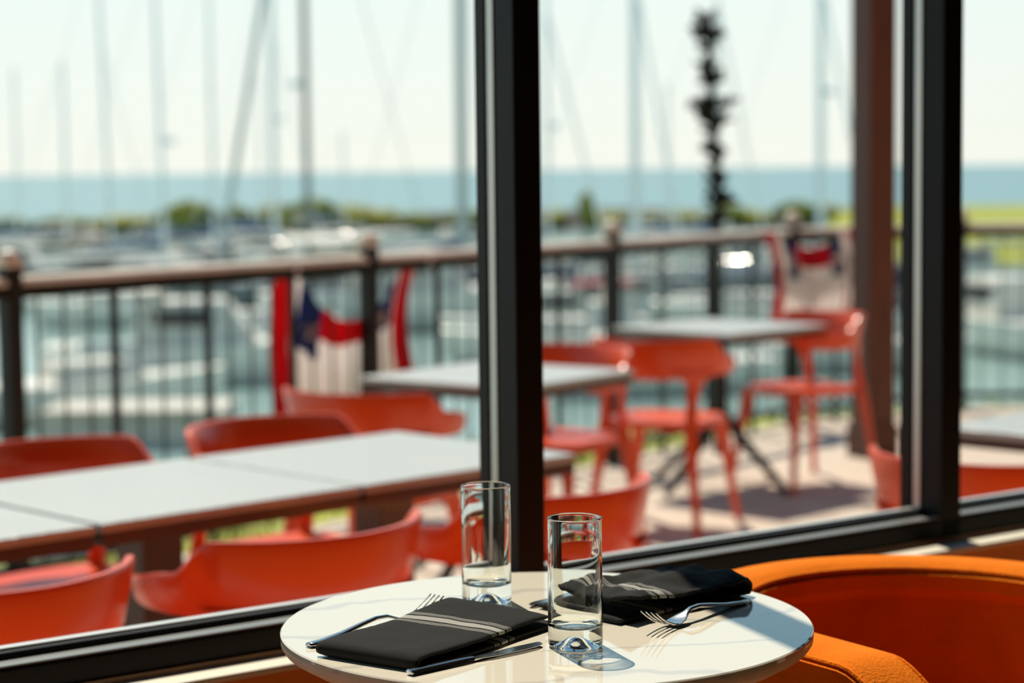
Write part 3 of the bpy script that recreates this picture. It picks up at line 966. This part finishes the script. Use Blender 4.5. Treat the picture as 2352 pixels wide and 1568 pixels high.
DOCKS = [(40, 1090, 94.0), (1240, 1960, 97.0), (2140, 2430, 78.0)]
def free_d(px, d_, r):
    """nearest free berth on the bearing"""
    for k_ in range(250):
        q = d_ + (k_ + 1) // 2 * 0.8 * (1 if k_ % 2 else -1)
        if q < 44 or q > 172: continue
        x, y = on_bearing(px, q)
        if any((x - a) ** 2 + (y - b) ** 2 < (r + c) ** 2 for a, b, c in TAKEN): continue
        if any(p0 / 1.0 - 90 < px < p1 + 90 and abs(q - dd) < 2.6 for p0, p1, dd in DOCKS): continue
        TAKEN.append((x, y, r))
        return q
    TAKEN.append((*on_bearing(px, d_), r))
    return d_
def sailboat(px, d_, top_z, r, matm, label, hull=0, heading=0.0, stay=None, radar=None, furled=0.0, cover='canvas_blue'):
    """stay = (dx of foot along the boat, z of the head above water)"""
    d0 = d_; d_ = free_d(px, d_, 4.6)
    k0 = d_ / d0
    top_z = CAM_Z + (top_z - CAM_Z) * k0
    if radar is not None: radar = CAM_Z + (radar - CAM_Z) * k0
    if stay: stay = (stay[0] * k0, CAM_Z + (stay[1] - CAM_Z) * k0)
    x, y = on_bearing(px, d_)
    H = top_z - WATER
    root = thing('sailboat', label, 'sailboat', (x, y, WATER), heading, 'sailboats moored in the marina')
    o = link('hull', SAIL_HULL[hull], root, (-0.6, 0, 0))
    c_ = link('cabin', SAIL_CABIN, root, (-0.6, 0, 0)); link('cabin_window', SAIL_WIN, c_)
    r *= 0.8
    mk = MB().tube([(0, 0, 1.0), (0, 0, H * 0.6), (0, 0, H)], [r, r, r * 0.75], 8).build('mast', M[matm], root, smooth=True)
    if H > 9:
        MB().tube([(0, -0.75, H * 0.55), (0, 0, H * 0.56), (0, 0.75, H * 0.55)], 0.03, 6).build('spreader', M[matm], mk)
    MB().tube([(0, 0, 2.1), (-3.6, 0, 2.0)], 0.06, 6).build('boom', M[matm], root)
    MB().tube([(-0.15, 0, 2.2), (-1.8, 0, 2.24), (-3.5, 0, 2.12)], [0.2, 0.17, 0.1], 8).build('sail_cover', M[cover], root, smooth=True)
    if stay:
        dx, hz = stay
        MB().tube([(dx, 0, 1.1), (0, 0, hz - WATER)], 0.03 + furled, 6).build('furled_sail' if furled else 'stay', M['mast_mid' if furled > 0.08 else 'mast_pale'], root)
    MB().tube([(-4.9, 0, 1.0), (0, 0, H * 0.98)], 0.016, 5).build('backstay', M[matm], root)
    if radar is not None:
        MB().lathe([(0, -0.14), (0.26, -0.12), (0.32, 0.0), (0.26, 0.12), (0, 0.15)], 12).build('radar_dome', M['mast_pale'], mk, smooth=True).location = (0.36, 0, radar - WATER)
    for q in (-1, 1):
        MB().tube([(3.3, q * 0.55, 1.1), (3.3, q * 0.55, 1.7), (4.3, 0, 1.75)], 0.025, 5).build('pulpit', M['steel'], root)
    return root
def zt_at(py, px, d_): return CAM_Z + (horizon_y(px) - py) * d_ / F_PX
sailboat(48, 122, zt_at(158, 48, 122), 0.11, 'mast_pale', 'sailboat with the shorter pale mast at the far left edge', 0, 0.3)
sailboat(158, 116, zt_at(140, 158, 116), 0.13, 'mast_pale', 'sailboat with a short pale mast, second from the left edge', 2, 0.2)
o = sailboat(262, 95, 12.5, 0.12, 'mast_pale', 'sailboat with slightly leaning pale mast and a slanting stay, third from left', 3, 0.15, (2.2, 7.2), cover='canvas_tan'); o.rotation_euler.y = -0.025
o = sailboat(383, 100, 12.0, 0.12, 'mast_pale', 'sailboat whose pale mast carries a small radar dome above the tall shrub', 0, 0.0, None, zt_at(325, 385, 100)); o.rotation_euler.y = -0.015
sailboat(495, 106, 13.0, 0.12, 'mast_pale', 'sailboat with pale mast just left of the slanting furled sail', 0, 0.4)
sailboat(605, 130, zt_at(172, 605, 130), 0.09, 'mast_pale', 'sailboat with the short thin mast left of the broad pale mast', 1, 0.2)
sailboat(636, 110, 13.5, 0.24, 'mast_pale', 'sailboat with the broad pale mast and oval radar dome left of the dark mast', 2, 0.3, (2.6, 9.0), zt_at(275, 650, 110))
sailboat(711, 78, 16.5, 0.17, 'mast_dark', 'nearest sailboat with the dark tall mast and slanting furled headsail', 3, PI, (3.5, 16.0), zt_at(195, 700, 78), 0.10, 'canvas_tan')
sailboat(795, 140, zt_at(300, 795, 140), 0.13, 'mast_pale', 'far sailboat with the shortest mast right of the dark mast', 0, 0.5)
sailboat(1066, 84, 14.5, 0.30, 'mast_mid', 'sailboat with the thick grey mast beside the middle mullion', 1, 0.1, (1.2, 12.0))
sailboat(1262, 100, 13.0, 0.13, 'mast_pale', 'sailboat with pale mast, dome and long stay just right of the middle mullion', 0, 0.0, (2.9, 8.8), zt_at(290, 1268, 100), 0.05)
sailboat(1463, 90, 13.5, 0.22, 'mast_pale', 'sailboat with the broad pale mast left of the slender tree', 3, 0.0, (2.2, 9.5), None, 0.04)
sailboat(1538, 120, zt_at(190, 1538, 120), 0.11, 'mast_pale', 'sailboat with the short mast close left of the slender tree', 0, 0.4)
sailboat(1652, 106, 13.0, 0.11, 'mast_pale', 'sailboat with its mast behind the slender tree and a stay to the right', 2, 0.0, (2.5, 9.5), None, 0.04)
sailboat(1887, 86, 14.0, 0.20, 'mast_pale', 'sailboat with pale mast and dome left of the timber post', 1, 0.0, (2.3, 9.0), zt_at(213, 1893, 86), 0.04)

def motorboat(px, d_, heading, hull, low, label, canopy=None, scale=1.0, dz=0.0):
    d_ = free_d(px, d_, 4.0 * scale)
    x, y = on_bearing(px, d_)
    root = thing('motorboat', label, 'motorboat', (x, y, WATER), heading, 'motorboats moored in the marina')
    root.scale = (scale,) * 3
    link('hull', MOTOR_HULL[hull], root)
    c_ = link('cabin', MOTOR_CABIN_LOW if low else MOTOR_CABIN, root)
    if not low: link('cabin_window', MOTOR_WIN, c_)
    if canopy:
        w = MB(); w.grid([[(x_, y_, 2.35 + 0.12 * math.cos(y_ * 1.4)) for y_ in (-1.05, -0.5, 0, 0.5, 1.05)] for x_ in (-2.9, -1.8, -0.6)])
        cn = w.build('canopy', M[canopy], root); sm = cn.modifiers.new('t', 'SOLIDIFY'); sm.thickness = 0.05
        for sx_ in (-2.8, -0.7):
            for sy_ in (-0.98, 0.98):
                MB().tube([(sx_, sy_, 0.95), (sx_, sy_, 2.38)], 0.03, 6).build('canopy_pole', M['steel'], root)
    for q in (-1, 1):
        MB().tube([(1.2, q * 0.95, 1.05), (1.6, q * 0.9, 1.5), (3.2, q * 0.35, 1.65)], 0.025, 5).build('hand_rail', M['steel'], root)
    MB().lathe([(0, 0), (0.16, 0.04), (0.2, 0.2), (0.16, 0.36), (0, 0.4)], 10).build('fender', M['hull_white'], root, smooth=True).location = (-1.0, -1.32, 0.35)
    return root
mrng = random.Random(11)
motorboat(430, 52, 0.05, 0, False, 'near white motorboat with pale canopy seen through the railing at left', 'cabin', 1.0)
motorboat(135, 45, 0.5, 0, True, 'low white motorboat nearest the left railing post', None, 0.85)
motorboat(2310, 58, 1.9, 0, False, 'white motorboat with tall cabin at the right edge beyond the mullion', None, 1.0)
motorboat(915, 92, 0.2, 0, False, 'cream motorboat standing high behind the rail post with the first bunting', 'cabin', 1.3)
mb = [(20, 100, 0, 0, None), (95, 84, 1, 1, None), (190, 104, 0, 0, 'canvas_tan'), (300, 82, 0, 1, None), (350, 118, 2, 0, None), (430, 96, 0, 0, 'canvas_blue'), (520, 84, 0, 1, None),
      (585, 120, 0, 0, None), (660, 92, 2, 0, None), (760, 84, 1, 1, 'canvas_tan'), (830, 112, 0, 0, None), (1000, 100, 0, 1, None), (1060, 124, 0, 0, None),
      (1275, 74, 0, 0, 'canvas_red'), (1330, 60, 1, 1, None), (1360, 88, 0, 0, None), (1450, 68, 0, 0, None), (1480, 108, 0, 0, 'canvas_tan'), (1530, 58, 0, 1, None), (1570, 80, 2, 0, None),
      (1640, 66, 1, 0, None), (1700, 92, 0, 0, 'canvas_red'), (1770, 72, 0, 1, None), (1850, 84, 2, 0, None), (1930, 66, 0, 0, None), (2230, 84, 1, 0, 'canvas_blue'), (2300, 112, 0, 1, None)]
for px, d_, hl, low, cn in mb:
    hull_c = ('white', 'white', 'grey')[hl]
    lab = where(px, '%s motorboat with %s moored' % (hull_c, 'low cabin' if low else ('%s canopy' % cn.split('_')[1] if cn else 'raised cabin')))
    motorboat(px, d_, mrng.uniform(-0.3, 0.4) + (PI if mrng.random() < 0.4 else 0), hl, low, lab, cn, mrng.uniform(0.75, 0.9))

# floating docks
def dock(px0, px1, d0, d1, label):
    a = Vector(on_bearing(px0, d0)); b = Vector(on_bearing(px1, d1)); e_ = b - a; L = e_.length
    root = thing('floating_dock', label, 'dock', (a.x, a.y, WATER), math.atan2(e_.y, e_.x), 'floating docks of the marina')
    n = int(L / 2.4)
    me = MB().box((0, -0.9, 0.1), (2.36, 0.9, 0.5)).mesh('pontoon', M['dock'], bevel=0.03)
    for q in range(n): link('pontoon', me, root, (q * 2.4, 0, 0))
    pl = MB().tube([(0, 0, -1.2), (0, 0, 1.9)], 0.14, 8).mesh('pile', M['pile'])
    for q in range(0, n + 1, 4): link('pile', pl, root, (q * 2.4, 1.1, 0))
for (p0, p1, dd), lab in zip(DOCKS, ('long floating dock in the left half of the marina',
                                     'floating dock between the two mullions', 'floating dock at the right edge beyond the mullion')):
    dock(p0, p1, dd, dd, lab)
# pale concrete quay edge by the left bank
w = MB().box((-9.2, 39.5, WATER - 0.3), (-5.6, 42.0, WATER + 0.7))
w2 = thing('concrete_float', 'pale concrete float beside the left railing post', 'float', (0, 0, 0))
w.build('slab', M['concrete'], w2, bevel=0.04)
MB().box((-9.3, 39.4, WATER + 0.55), (-5.5, 39.5, WATER + 0.75)).build('fender_board', M['dock'], w2)

# ------------------------------------------------------------------ dining table and setting
TAB = Vector((0.036, 2.355, 0.75))
table = thing('bistro_table', 'round white marble topped table by the window', 'table', (TAB.x, TAB.y, 0))
R = 0.306
w = MB()
w.lathe([(0, 0.7435), (R - 0.0005, 0.7435), (R, 0.7440), (R, 0.7485), (R - 0.0015, 0.750), (0, 0.750)], 128)
tt_ = w.build('table_top', M['marble'], table, smooth=True); tt_.cycles.is_caustics_receiver = True
w = MB()
w.lathe([(0, 0.722), (R - 0.022, 0.722), (R - 0.0035, 0.733), (R - 0.0005, 0.7375), (R - 0.0005, 0.7434), (0, 0.7434)], 128)
w.build('edge_band', M['table_edge'], table, smooth=True)
w = MB(); w.lathe([(0, 0.02), (0.034, 0.02), (0.034, 0.70), (0.11, 0.7215), (0, 0.7215)], 32); w.build('column', M['iron'], table, smooth=True)
w = MB(); w.lathe([(0, 0.0), (0.21, 0.0), (0.21, 0.010), (0.05, 0.024), (0, 0.024)], 48); w.build('base', M['iron'], table, smooth=True)

# tumblers: thick base with a domed punt
def tumbler_mesh():
    ro, H = 0.0301, 0.1435
    pr = []
    for i in range(13):                               # punt from the centre out
        q = i / 12
        pr.append((0.0205 * q, 0.0135 * (math.cos(PI * q) * 0.5 + 0.5) ** 0.85 + 0.0008 * q))
    pr += [(0.0225, 0.0002), (0.0260, 0.0), (0.0284, 0.0006), (0.0296, 0.0022), (ro, 0.005)]
    pr += [(ro, 0.02), (ro, 0.05), (ro - 0.0002, 0.09), (ro - 0.0004, H - 0.004), (ro - 0.0002, H - 0.0022)]
    for i in range(7):
        a = PI * i / 6
        pr.append((ro - 0.0013 + 0.0011 * math.cos(a), H - 0.0012 + 0.0012 * math.sin(a)))
    ri = ro - 0.0022
    pr += [(ri, H - 0.004), (ri, 0.09), (ri - 0.0003, 0.05), (ri - 0.0006, 0.029), (ri - 0.0013, 0.0255), (ri - 0.0035, 0.0232), (ri - 0.009, 0.0218), (ri - 0.018, 0.0213), (0, 0.0212)]
    return MB().lathe(pr, 96).mesh('tumbler', M['glass'], smooth='all')
tm = tumbler_mesh()
g1 = link('tumbler', tm, None, (0.066, 2.236, 0.7502))
tag(g1, 'empty clear glass tumbler standing nearest, right of the striped napkin', 'glass', 'glass tumblers on the table')
g2 = link('tumbler', tm, None, (-0.034, 2.474, 0.7502))
tag(g2, 'empty clear glass tumbler at the back, behind the striped napkin', 'glass', 'glass tumblers on the table')

for q in (g1, g2): q.cycles.is_caustics_caster = True

# napkins: a folded cloth strip whose two layers join in a round fold along one short side
def napkin_mesh(L, W, gap, flop, seed, mt_, crumple=0.0):
    """two thick folded layers; local x along the length, fold at -L/2"""
    w = MB(); NV = 26
    half = 0.0035
    rows = []
    path = []
    # lower layer from open end to the fold, round the fold, back along the upper layer
    z1, z2 = half, half * 3 + gap
    for i in range(25): path.append((L / 2 + 0.014 - (L + 0.014 - 0.006) * i / 24, 'lo'))
    for i in range(1, 8): path.append((PI * i / 8, 'fold'))
    for i in range(29): path.append((-L / 2 + 0.006 + (L - 0.006) * i / 28, 'up'))
    rg = (z2 - z1) / 2
    def centre(p, v):
        val, kd = p
        if kd == 'lo': x, z, nz = val, z1, -1
        elif kd == 'up':
            q = (val + L / 2) / L
            x, z, nz = val, z2 + flop * smooth01((q - 0.55) / 0.45) * (0.55 + 0.45 * v) , 1
            wv_ = 0.0022 * noise.noise(Vector((val * 28, v * 2.0, seed))) + 0.0012 * noise.noise(Vector((val * 70, v * 5.0, seed + 4)))
            z += (0.5 + crumple * 3) * wv_ + 0.0012
            z += crumple * 0.014 * (noise.noise(Vector((val * 16, v * 2.2, seed + 9))) + 0.25)
        else:
            x = -L / 2 + 0.006 - rg * math.sin(val) ; z = z1 + rg * (1 - math.cos(val)); nz = 0
        return x, z
    for sgn in (1, -1):
        pass
    def layer_pts(off):
        out = []
        for i, p in enumerate(path):
            row = []
            for j in range(NV + 1):
                v = -1 + 2 * j / NV
                x, z = centre(p, v)
                p0 = centre(path[max(0, i - 1)], v); p1 = centre(path[min(len(path) - 1, i + 1)], v)
                tx, tz_ = p1[0] - p0[0], p1[1] - p0[1]
                l = math.hypot(tx, tz_) or 1
                nx, nz = tz_ / l, -tx / l        # outwards
                edge = 1 - abs(v) ** 6 * 0.55
                endk = min(1.0, 0.72 + min(i, len(path) - 1 - i) * 0.28)
                hh = off * half * edge * endk
                y = v * W / 2 * (1 + 0.02 * noise.noise(Vector((x * 9, v, seed + 2)))) + (0.004 * noise.noise(Vector((x * 14, seed, 1))))
                if p[1] == 'lo': y -= 0.004
                row.append((x + nx * hh, y, max(0.0004, z + nz * hh)))
            out.append(row)
        return out
    a = layer_pts(1.0); b = layer_pts(-1.0)
    n_ = len(path)
    w.grid(a); w.grid(b)
    base = n_ * (NV + 1)
    def quad(i1, j1, i2, j2):
        w.f.append((i1 * (NV + 1) + j1, i2 * (NV + 1) + j2, base + i2 * (NV + 1) + j2, base + i1 * (NV + 1) + j1)); w.mi.append(0)
    for i in range(n_ - 1):
        quad(i, 0, i + 1, 0); quad(i, NV, i + 1, NV)
    for j_ in range(NV):
        quad(0, j_, 0, j_ + 1); quad(n_ - 1, j_, n_ - 1, j_ + 1)
    me = w.mesh('napkin', mt_, smooth='all')
    return me
def place(o, x, y, dx, dy, z=0.7504):
    o.location = (x, y, z); o.rotation_euler = (0, 0, math.atan2(dy, dx)); return o
nap1 = link('napkin', napkin_mesh(0.245, 0.140, 0.0020, 0.006, 1.7, M['napkin']))
place(nap1, -0.088, 2.262, 0.575, 0.818)
tag(nap1, 'black napkin with white stripe folded flat, lying nearest between fork and knife', 'napkin', 'black napkins on the table')
nap2 = link('napkin', napkin_mesh(0.215, 0.135, 0.009, 0.004, 3.4, M['napkin2'], 0.5))
place(nap2, 0.163, 2.466, -0.72, -0.69)
tag(nap2, 'crumpled black napkin half in shadow behind the nearest tumbler', 'napkin', 'black napkins on the table')

# cutlery: local x from handle end to tip
def fork_mesh():
    w = MB()
    st = [(0.0, 0.0045, 0.0052, 0.0024), (0.003, 0.0045, 0.0072, 0.0028), (0.02, 0.0050, 0.0068, 0.0029), (0.05, 0.0080, 0.0055, 0.0028), (0.08, 0.0130, 0.0042, 0.0027), (0.105, 0.0165, 0.0033, 0.0025),
          (0.122, 0.0160, 0.0034, 0.0022), (0.132, 0.0130, 0.0050, 0.0017), (0.140, 0.0095, 0.0085, 0.0013), (0.148, 0.0068, 0.0112, 0.0011), (0.158, 0.0050, 0.0122, 0.0010), (0.164, 0.0052, 0.0120, 0.0010)]
    rows = []
    for (x, z, wd, tk) in st:
        rows.append([(x, wd * math.cos(2 * PI * j / 12), z + tk * math.sin(2 * PI * j / 12) + (0.0015 * (abs(math.cos(2 * PI * j / 12)) ** 2) if x > 0.135 else 0)) for j in range(12)])
    w.grid(rows, loop=True)
    w.f.append(tuple(range(11, -1, -1))); w.mi.append(0)
    nn = len(rows) * 12; w.f.append(tuple(range(nn - 12, nn))); w.mi.append(0)
    return w.mesh('handle', M['steel'], smooth='all')
def tine_mesh(yo):
    w = MB()
    pts = []; rad = []
    for i in range(8):
        q = i / 7
        pts.append((0.162 + 0.045 * q, yo * (1 + 0.05 * q), 0.0062 + 0.0205 * q ** 1.6)); rad.append(0.0017 - 0.0009 * q)
    w.tube(pts, rad, 8)
    return w.mesh('tine', M['steel'], smooth=True)
fm = fork_mesh(); tms = [tine_mesh(y) for y in (-0.0098, -0.0033, 0.0033, 0.0098)]
def fork(x, y, dx, dy, label):
    o = thing('fork', label, 'fork', group='forks on the table')
    place(o, x, y, dx, dy, 0.7486)
    link('handle', fm, o)
    for q in tms: link('tine', q, o)
    return o
fork(-0.228, 2.243, 0.66, 0.75, 'stainless steel fork with prongs beside the back tumbler, left of the flat napkin')
fork(0.278, 2.452, -0.62, -0.785, 'stainless steel fork leaning at the crumpled napkin, prongs towards the nearest tumbler')
def knife(x, y, dx, dy, L, label):
    o = thing('knife', label, 'knife', group='knives on the table')
    place(o, x, y, dx, dy, 0.7503)
    w = MB(); rows = []
    for (q, wd, tk) in ((0.0, 0.0035, 0.0022), (0.006, 0.0062, 0.0032), (0.10, 0.0058, 0.0033), (0.38, 0.0050, 0.0031), (0.46, 0.0042, 0.0026)):
        rows.append([(q * L, wd * math.cos(2 * PI * j / 12), 0.0034 + tk * math.sin(2 * PI * j / 12)) for j in range(12)])
    w.grid(rows, loop=True); w.f.append(tuple(range(11, -1, -1))); w.mi.append(0); w.f.append(tuple(range(48, 60))); w.mi.append(0)
    w.build('handle', M['steel'], o, smooth=True)
    w = MB()
    out = [(0.455, -0.0035), (0.50, -0.0055), (0.60, -0.0085), (0.80, -0.0092), (0.93, -0.0070), (0.985, -0.002), (1.0, 0.005), (0.985, 0.0075), (0.8, 0.0078), (0.5, 0.005), (0.455, 0.0035)]
    w.prism([(a * L, b_) for a, b_ in out], 0.0026, 0.0040)
    w.build('blade', M['steel'], o, bevel=0.0004, segs=1)
    return o
knife(-0.111, 2.111, 0.745, 0.667, 0.190, 'stainless steel table knife along the front edge of the flat napkin')
knife(0.155, 2.567, -0.735, -0.678, 0.19, 'stainless steel knife behind the crumpled napkin with only its tip showing')

# ------------------------------------------------------------------ upholstered tub chair at the table
tub = thing('tub_chair', 'orange velvet tub chair with rounded back beside the round table', 'chair', (0.548, 2.705, 0), facing(0.548, -0.836))
# local: +y is the open front, x across
ARM = 0.345; HW = 0.285; TH = 0.042
def tub_path():
    pts = []
    for i in range(25): pts.append((-HW, ARM * (1 - i / 24), -1, 0))
    for i in range(1, 24):
        a = PI + PI * i / 24
        pts.append((HW * math.cos(a), HW * math.sin(a) * 1.02, math.cos(a), math.sin(a)))
    for i in range(25): pts.append((HW, ARM * i / 24, 1, 0))
    return pts
def rim_z(y):
    drop = 0.075 * smooth01((y - ARM + 0.16) / 0.16)
    return 0.698 - drop
rows_out, rows_in, rows_rim = [], [], []
for (x, y, nx, ny) in tub_path():
    zr = rim_z(y)
    ring = []
    for (off, z) in ((-0.032, zr - 0.050), (-0.049, zr - 0.034), (-0.050, zr - 0.014), (-0.033, zr), (0.0, zr + 0.003), (0.030, zr), (0.046, zr - 0.012), (0.047, zr - 0.030), (0.034, zr - 0.050)):
        ring.append((x + nx * off, y + ny * off, z))
    rows_rim.append(ring)
    rows_out.append([(x + nx * (0.034 - 0.03 * (1 - k_)), y + ny * (0.034 - 0.03 * (1 - k_)), 0.16 + (zr - 0.048 - 0.16) * k_) for k_ in (0, 0.02, 0.35, 0.7, 1)])
    rows_in.append([(x - nx * (0.032 + 0.012 * math.sin(PI * k_)), y - ny * (0.032 + 0.012 * math.sin(PI * k_)), 0.30 + (zr - 0.048 - 0.30) * k_) for k_ in (0, 0.25, 0.5, 0.75, 1)])
w = MB(); w.grid(rows_rim, loop=True)
for e_ in (0, len(rows_rim) - 1):
    base = e_ * 9; w.f.append(tuple(base + q for q in range(9))); w.mi.append(0)
w.build('rim', M['velvet'], tub, smooth=True)
w = MB()
shell = []
for ro_, ri_ in zip(rows_out, rows_in): shell.append(ro_ + ri_[::-1])
w.grid(shell, loop=True)
for e_ in (0, len(shell) - 1):
    base = e_ * 10; w.f.append(tuple(base + q for q in range(10))); w.mi.append(0)
w.build('shell', M['velvet'], tub, smooth=True)
for sgn, off in ((1, 0.041), (-1, -0.043)):
    w = MB(); pp = []
    for (x, y, nx, ny) in tub_path(): pp.append((x + nx * off, y + ny * off, rim_z(y) - 0.0065))
    w.tube(pp, 0.0028, 6); w.build('piping', M['velvet'], tub, smooth=True)
w = MB(); rows = []
N = 40
for (sc_, z) in ((0.02, 0.455), (0.6, 0.455), (0.9, 0.448), (0.985, 0.43), (1.0, 0.40), (1.0, 0.33), (0.95, 0.30), (0.02, 0.30)):
    ring = []
    for i in range(N):
        a = 2 * PI * i / N
        x = (HW - 0.046) * math.copysign(abs(math.cos(a)) ** 0.7, math.cos(a)) * sc_
        y = (0.06 + (0.30 if math.sin(a) < 0 else 0.27) * math.copysign(abs(math.sin(a)) ** 0.7, math.sin(a)) * sc_)
        if y < 0: y = y * 0.92
        ring.append((x, y, z))
    rows.append(ring)
w.grid(rows, loop=True); w.f.append(tuple(range(N - 1, -1, -1))); w.mi.append(0); w.f.append(tuple(range(7 * N, 8 * N))); w.mi.append(0)
w.build('seat_cushion', M['velvet'], tub, smooth=True)
w = MB().box((-0.22, -0.20, 0.16), (0.22, 0.30, 0.30)); w.build('seat_base', M['velvet'], tub, bevel=0.01)
for lx, ly in ((-0.2, -0.16), (0.2, -0.16), (-0.21, 0.27), (0.21, 0.27)):
    MB().tube([(lx * 1.08, ly * 1.08, 0), (lx, ly, 0.17)], [0.012, 0.02], 12).build('leg', M['dark_wood_leg'], tub, smooth=True)
